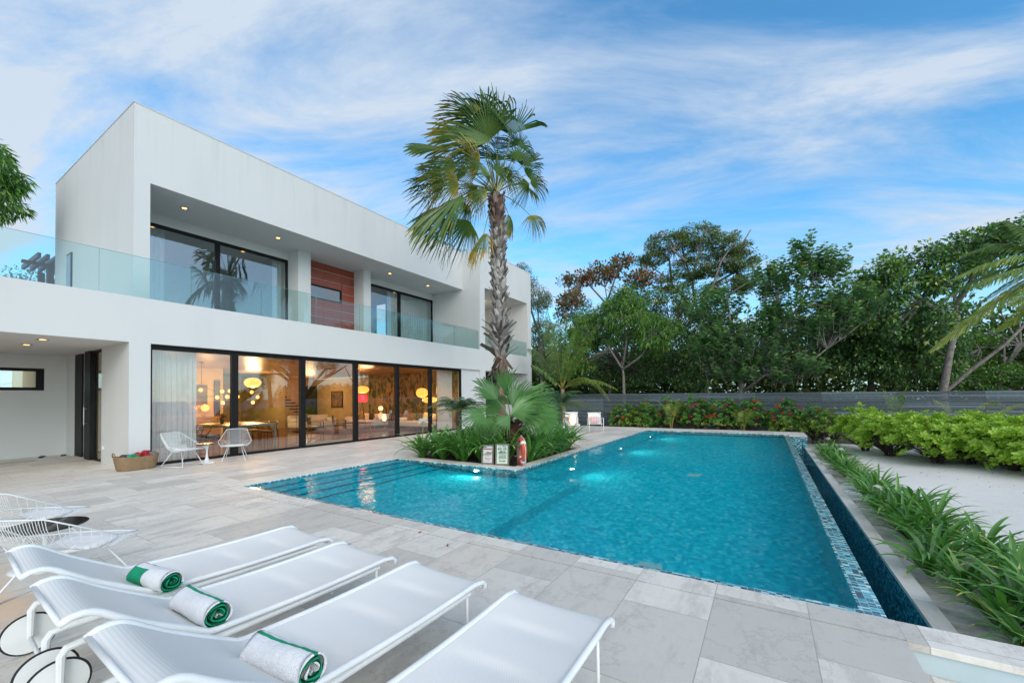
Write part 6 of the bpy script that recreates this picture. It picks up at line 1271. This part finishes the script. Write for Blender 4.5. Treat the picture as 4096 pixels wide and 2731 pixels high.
# ---- bright scaevola bushes
def rosettes(lf,cen,dirs,nl,L_,W_,rm,shape='obov'):
    for c,d in zip(cen,dirs):
        n=int(nl*RG.uniform(.8,1.2)); d=nrmz(d); u=nrmz(np.cross(d,np.array([.3,.2,.9]))); v=np.cross(d,u); az=np.arange(n)*2.4; el=RG.uniform(.05,.85,n)
        ax=(u[None]*np.cos(az)[:,None]+v[None]*np.sin(az)[:,None])*np.cos(el)[:,None]+d*np.sin(el)[:,None]; s=RG.uniform(.75,1.15,n)
        lf.leaves(np.repeat(c[None],n,0)+ax*.012,ax,d[None]*np.ones((n,1))-ax*.4,L_*s,W_*s,shape,np.clip(RG.normal(rm,.14,n),0,1))
def bush(name,label,x,y,z,rx,ry,h,nr,leaf,L_,W_,rm=.5,nl=13,cat='bush',group=None,zmin=.28,shape='obov',nstem=6,flowers=0,fmat=None):
    t=empty(name,(x,y,z),RG.uniform(0,.5),label,cat,group); lf=LF(); m=MB(); cen=[];dr=[]
    for i in range(nr):
        d=rdir(1)[0]; d[2]=abs(d[2])*1.0-.25 if RG.uniform()<.85 else d[2]; d=nrmz(d); r=RG.uniform(.68,1.03)+.10*math.sin(d[0]*6+x)+.08*math.sin(d[1]*7+y*2)
        zc=h*(zmin+(1-zmin)*.42); p=np.array([d[0]*rx*r,d[1]*ry*r,zc+d[2]*h*(1-zmin)*.58*r]); 
        if p[2]<h*zmin*.6: continue
        cen.append(p); dr.append(d*.7+np.array([0,0,.75])+RG.normal(0,.2,3))
        if i%4==0: m.tube([(0+p[0]*.12,p[1]*.12,h*.1),tuple(p*np.array([.6,.6,.65])),tuple(p)],[.014,.010,.005],4,cap=False)
    rosettes(lf,cen,dr,nl,L_,W_,rm,shape)
    for i in range(nstem): a=RG.uniform(0,6.28); q=np.array([math.cos(a)*rx*.35,math.sin(a)*ry*.35,h*.55]); m.tube([(math.cos(a)*.05,math.sin(a)*.05,-.03),tuple(q*np.array([.55,.55,.45])+RG.normal(0,.03,3)),tuple(q)],[.045,.034,.02],6)
    m.build('stems',BK['dark'],t,smooth=True); lf.build('foliage',leaf,t)
    if flowers:
        for i in range(flowers):
            ff=MB()
            d=rdir(1)[0]; d=nrmz(np.array([d[0],-abs(d[1])*.9-.2,abs(d[2])*.8])); p=np.array([d[0]*rx,d[1]*ry,h*(zmin+(1-zmin)*.42)+d[2]*h*(1-zmin)*.6])*RG.uniform(.97,1.05); R_=RG.uniform(.04,.065)
            for k in range(26): q=rdir(1)[0]; q[2]=abs(q[2]); ff.obox(p+q*R_*np.array([1,1,.7]),.022,.022,.012,R=Matrix.Rotation(q[0]*3,3,'X')@Matrix.Rotation(q[1]*3,3,'Y'))
            ff.build('flower_head',fmat,t)
    return t
G3='bright green sea lettuce bushes on the sand'
sc=[(3.45,18.2,1.15,1.0,1.45,260,'leftmost bright green bush of the sand hedge, its bare twisted stem showing'),(4.3,17.0,1.2,1.05,1.5,300,'second bright green bush from the left, right of the small palm shoot'),(5.5,16.2,1.15,1.0,1.4,300,'middle bright green bush of the sand hedge with yellowing leaves'),(6.6,15.6,1.1,1.0,1.35,300,'bright green bush on the sand, second from the right edge'),(7.7,14.9,1.2,1.0,1.35,300,'bright green bush cut by the right edge of the frame'),(5.2,18.4,1.3,1.,1.35,200,'bright green bush in the back row on the sand, behind the middle ones'),(7.3,17.8,1.4,1.,1.2,220,'bright green bush in the back row close to the coconut palm trunk'),(4.9,16.9,1.1,.9,1.5,220,'bright green bush filling the gap between the second and middle bushes'),(6.0,15.3,1.0,.8,1.25,220,'low bright green bush in front of the right half of the sand hedge'),(6.2,17.0,1.2,.9,1.45,220,'bright green bush in the middle of the sand hedge behind the front row'),(3.0,19.4,.9,.8,1.55,160,'tall bright green bush rising beside the fence at the left end of the sand hedge')]
for (x,y,rx,ry,h,nr,lb) in sc: bush('sea_lettuce_bush',lb,x,y,-.55,rx,ry,h,nr,LM['scaev'],.15,.060,.5,14,group=G3,zmin=.13)
bush('yellow_green_bush','loose yellow green bush by the fence behind the far pool corner',2.15,20.3,-.55,.75,.6,1.45,90,LM['lime'],.12,.05,.45,12,zmin=.15)
bush('yellow_green_bush','low yellow green bush with red flowers behind it at the far right pool corner',1.0,21.0,-.5,.9,.4,1.15,90,LM['lime'],.11,.045,.45,12,zmin=.1)
bush('yellow_green_bush','low yellow green bush behind the right garden chair',-5.55,21.15,-.3,.85,.4,1.0,110,LM['lime'],.12,.05,.4,12,zmin=.1)
M['ixred']=mat('red_flower',(.55,.012,.02),.6,(.40,.01,.015),30,coord='obj')
G4='red flowering ixora shrubs along the fence'
for i,(x,h,fl,lb) in enumerate(((-6.3,1.35,5,'leftmost dark ixora shrub behind the garden chairs'),(-5.2,1.45,3,'ixora shrub with few flowers left of the small areca palm'),(-4.0,1.6,6,'ixora shrub behind the left small areca palm with red flower heads'),(-2.9,1.65,5,'tallest ixora shrub in the middle of the flowering hedge'),(-1.7,1.6,6,'ixora shrub just right of the middle of the hedge'),(-.6,1.55,7,'ixora shrub just left of the gap in the flowering hedge'),(.75,1.45,9,'ixora shrub with the most red flowers, behind the far right pool corner'),(1.7,1.2,4,'small ixora shrub at the right end of the flowering hedge'))):
    bush('ixora_shrub',lb,x,21.3,-.5,.72,.42,h+.35,230,LM['ixora'],.13,.048,.45,10,group=G4,zmin=.08,shape='oval',flowers=fl*2,fmat=M['ixred'])
# small areca / palm shoots
def areca(label,x,y,z,h,n,rm=.8,ll=.28,spread=.5,name='small_palm'):
    t=empty(name,(x,y,z),0,label,'palm')
    for i in range(n):
        a=i*2.4; d=np.array([math.cos(a),math.sin(a)*.7,0]); lf=LF(); m=MB(); P=[np.array([0,0,0]),d*spread*.3+np.array([0,0,h*.8]),d*spread*RG.uniform(.8,1.3)+np.array([0,0,h*RG.uniform(.75,1.05)])]; frond(lf,m,P,n=22,ll=ll,lw=.018,hang=.35,base=.4,rmean=rm,r=.010); o=m.build('frond',M['rachis'],t); lf.build('leaflets',LM['coco'],o)
areca('small yellow green areca palm against the fence, left of the middle of the hedge',-3.9,20.8,-.3,1.75,7)
areca('small areca palm with drooping pale fronds right of the middle of the hedge',-.9,20.8,-.3,1.25,6)
areca('feathery palm shoot sticking up behind the left end of the sand hedge',3.9,19.6,-.5,2.25,3,.6,.34,.3)
areca('dry palm frond arching behind the middle of the sand hedge',5.9,19.9,-.5,1.9,3,.95,.4,1.3)
for i,x in enumerate((-2.4,-1.9,-1.45,-1.0)):
    bush('seedling',('leftmost','second','third','rightmost')[i]+' small pale seedling at the foot of the hedge behind the pool',x,20.75,-.2,.14,.12,.55,7,LM['lime'],.10,.04,.6,9,cat='plant',group='pale seedlings in front of the hedge',zmin=.5,nstem=2)
# reflected across the garden: bare spreading tree and palms on the seaward side
yb=26.; xb=16.5; b=np.array([xb,yb,-.6]); fk=[[b,b+[0,0,1.6],b+[.2,.2,2.6]]]
for i_ in range(9):
    a_=i_*.72; d_=np.array([math.cos(a_),math.sin(a_),0]); fk.append([b+[.1,.1,2.2],b+d_*1.3+[0,0,3.9],b+d_*2.8+[0,0,5.0+.4*math.sin(i_*2)],b+d_*4.3+[0,0,5.7+.5*math.sin(i_*3)]])
tree('flame_tree','bare spreading tree beyond the right edge, seen mirrored in the ground floor glass',b,fk,[(b+[0,0,6.0],(4.3,4.3,.5))],LM['airy'],.16,.07,'oval',BK['dark'],nclump=60,per=40,cr=.5,r0=.30)
lf=LF(); n=260; pos=np.stack([RG.uniform(2.3,10,n),RG.uniform(4.5,21,n),np.full(n,-.47)],-1); lf.leaves(pos,rdir(n)*np.array([1,1,.1]),np.tile([0,0,1.],(n,1))+rdir(n)*.3,RG.uniform(.04,.10,n),.03,'oval',RG.uniform(.3,1,n)); lf.build('leaf_litter',leafmat('dry_litter',[(0.,(.10,.06,.03)),(1.,(.30,.20,.09))]),kind='stuff')
# fallen leaves
m=MB()
for k,(px,py) in enumerate(((1680,2128),(1315,2168),(1395,2176),(1790,2180))):
    q=onz(px,py,.004); a=RG.uniform(0,6.28); V=[(q[0]+.05*math.cos(a),q[1]+.05*math.sin(a),.006),(q[0]-.012*math.sin(a),q[1]+.012*math.cos(a),.012),(q[0]-.04*math.cos(a),q[1]-.04*math.sin(a),.006),(q[0]+.012*math.sin(a),q[1]-.012*math.cos(a),.008)]
    mm=MB(); mm.add(V,[(0,1,2,3)]); mm.build('fallen_leaf',M['ixred'] if k<1 else mat('dry_leaf_%d'%k,(.20,.05,.025),.8),label=('dry red leaf on the pool coping','dry leaf beside the foot of the second lounger','small dry leaf close to the lounger foot ends','dry curled leaf on the stone near the expansion joint')[k],cat='leaf')
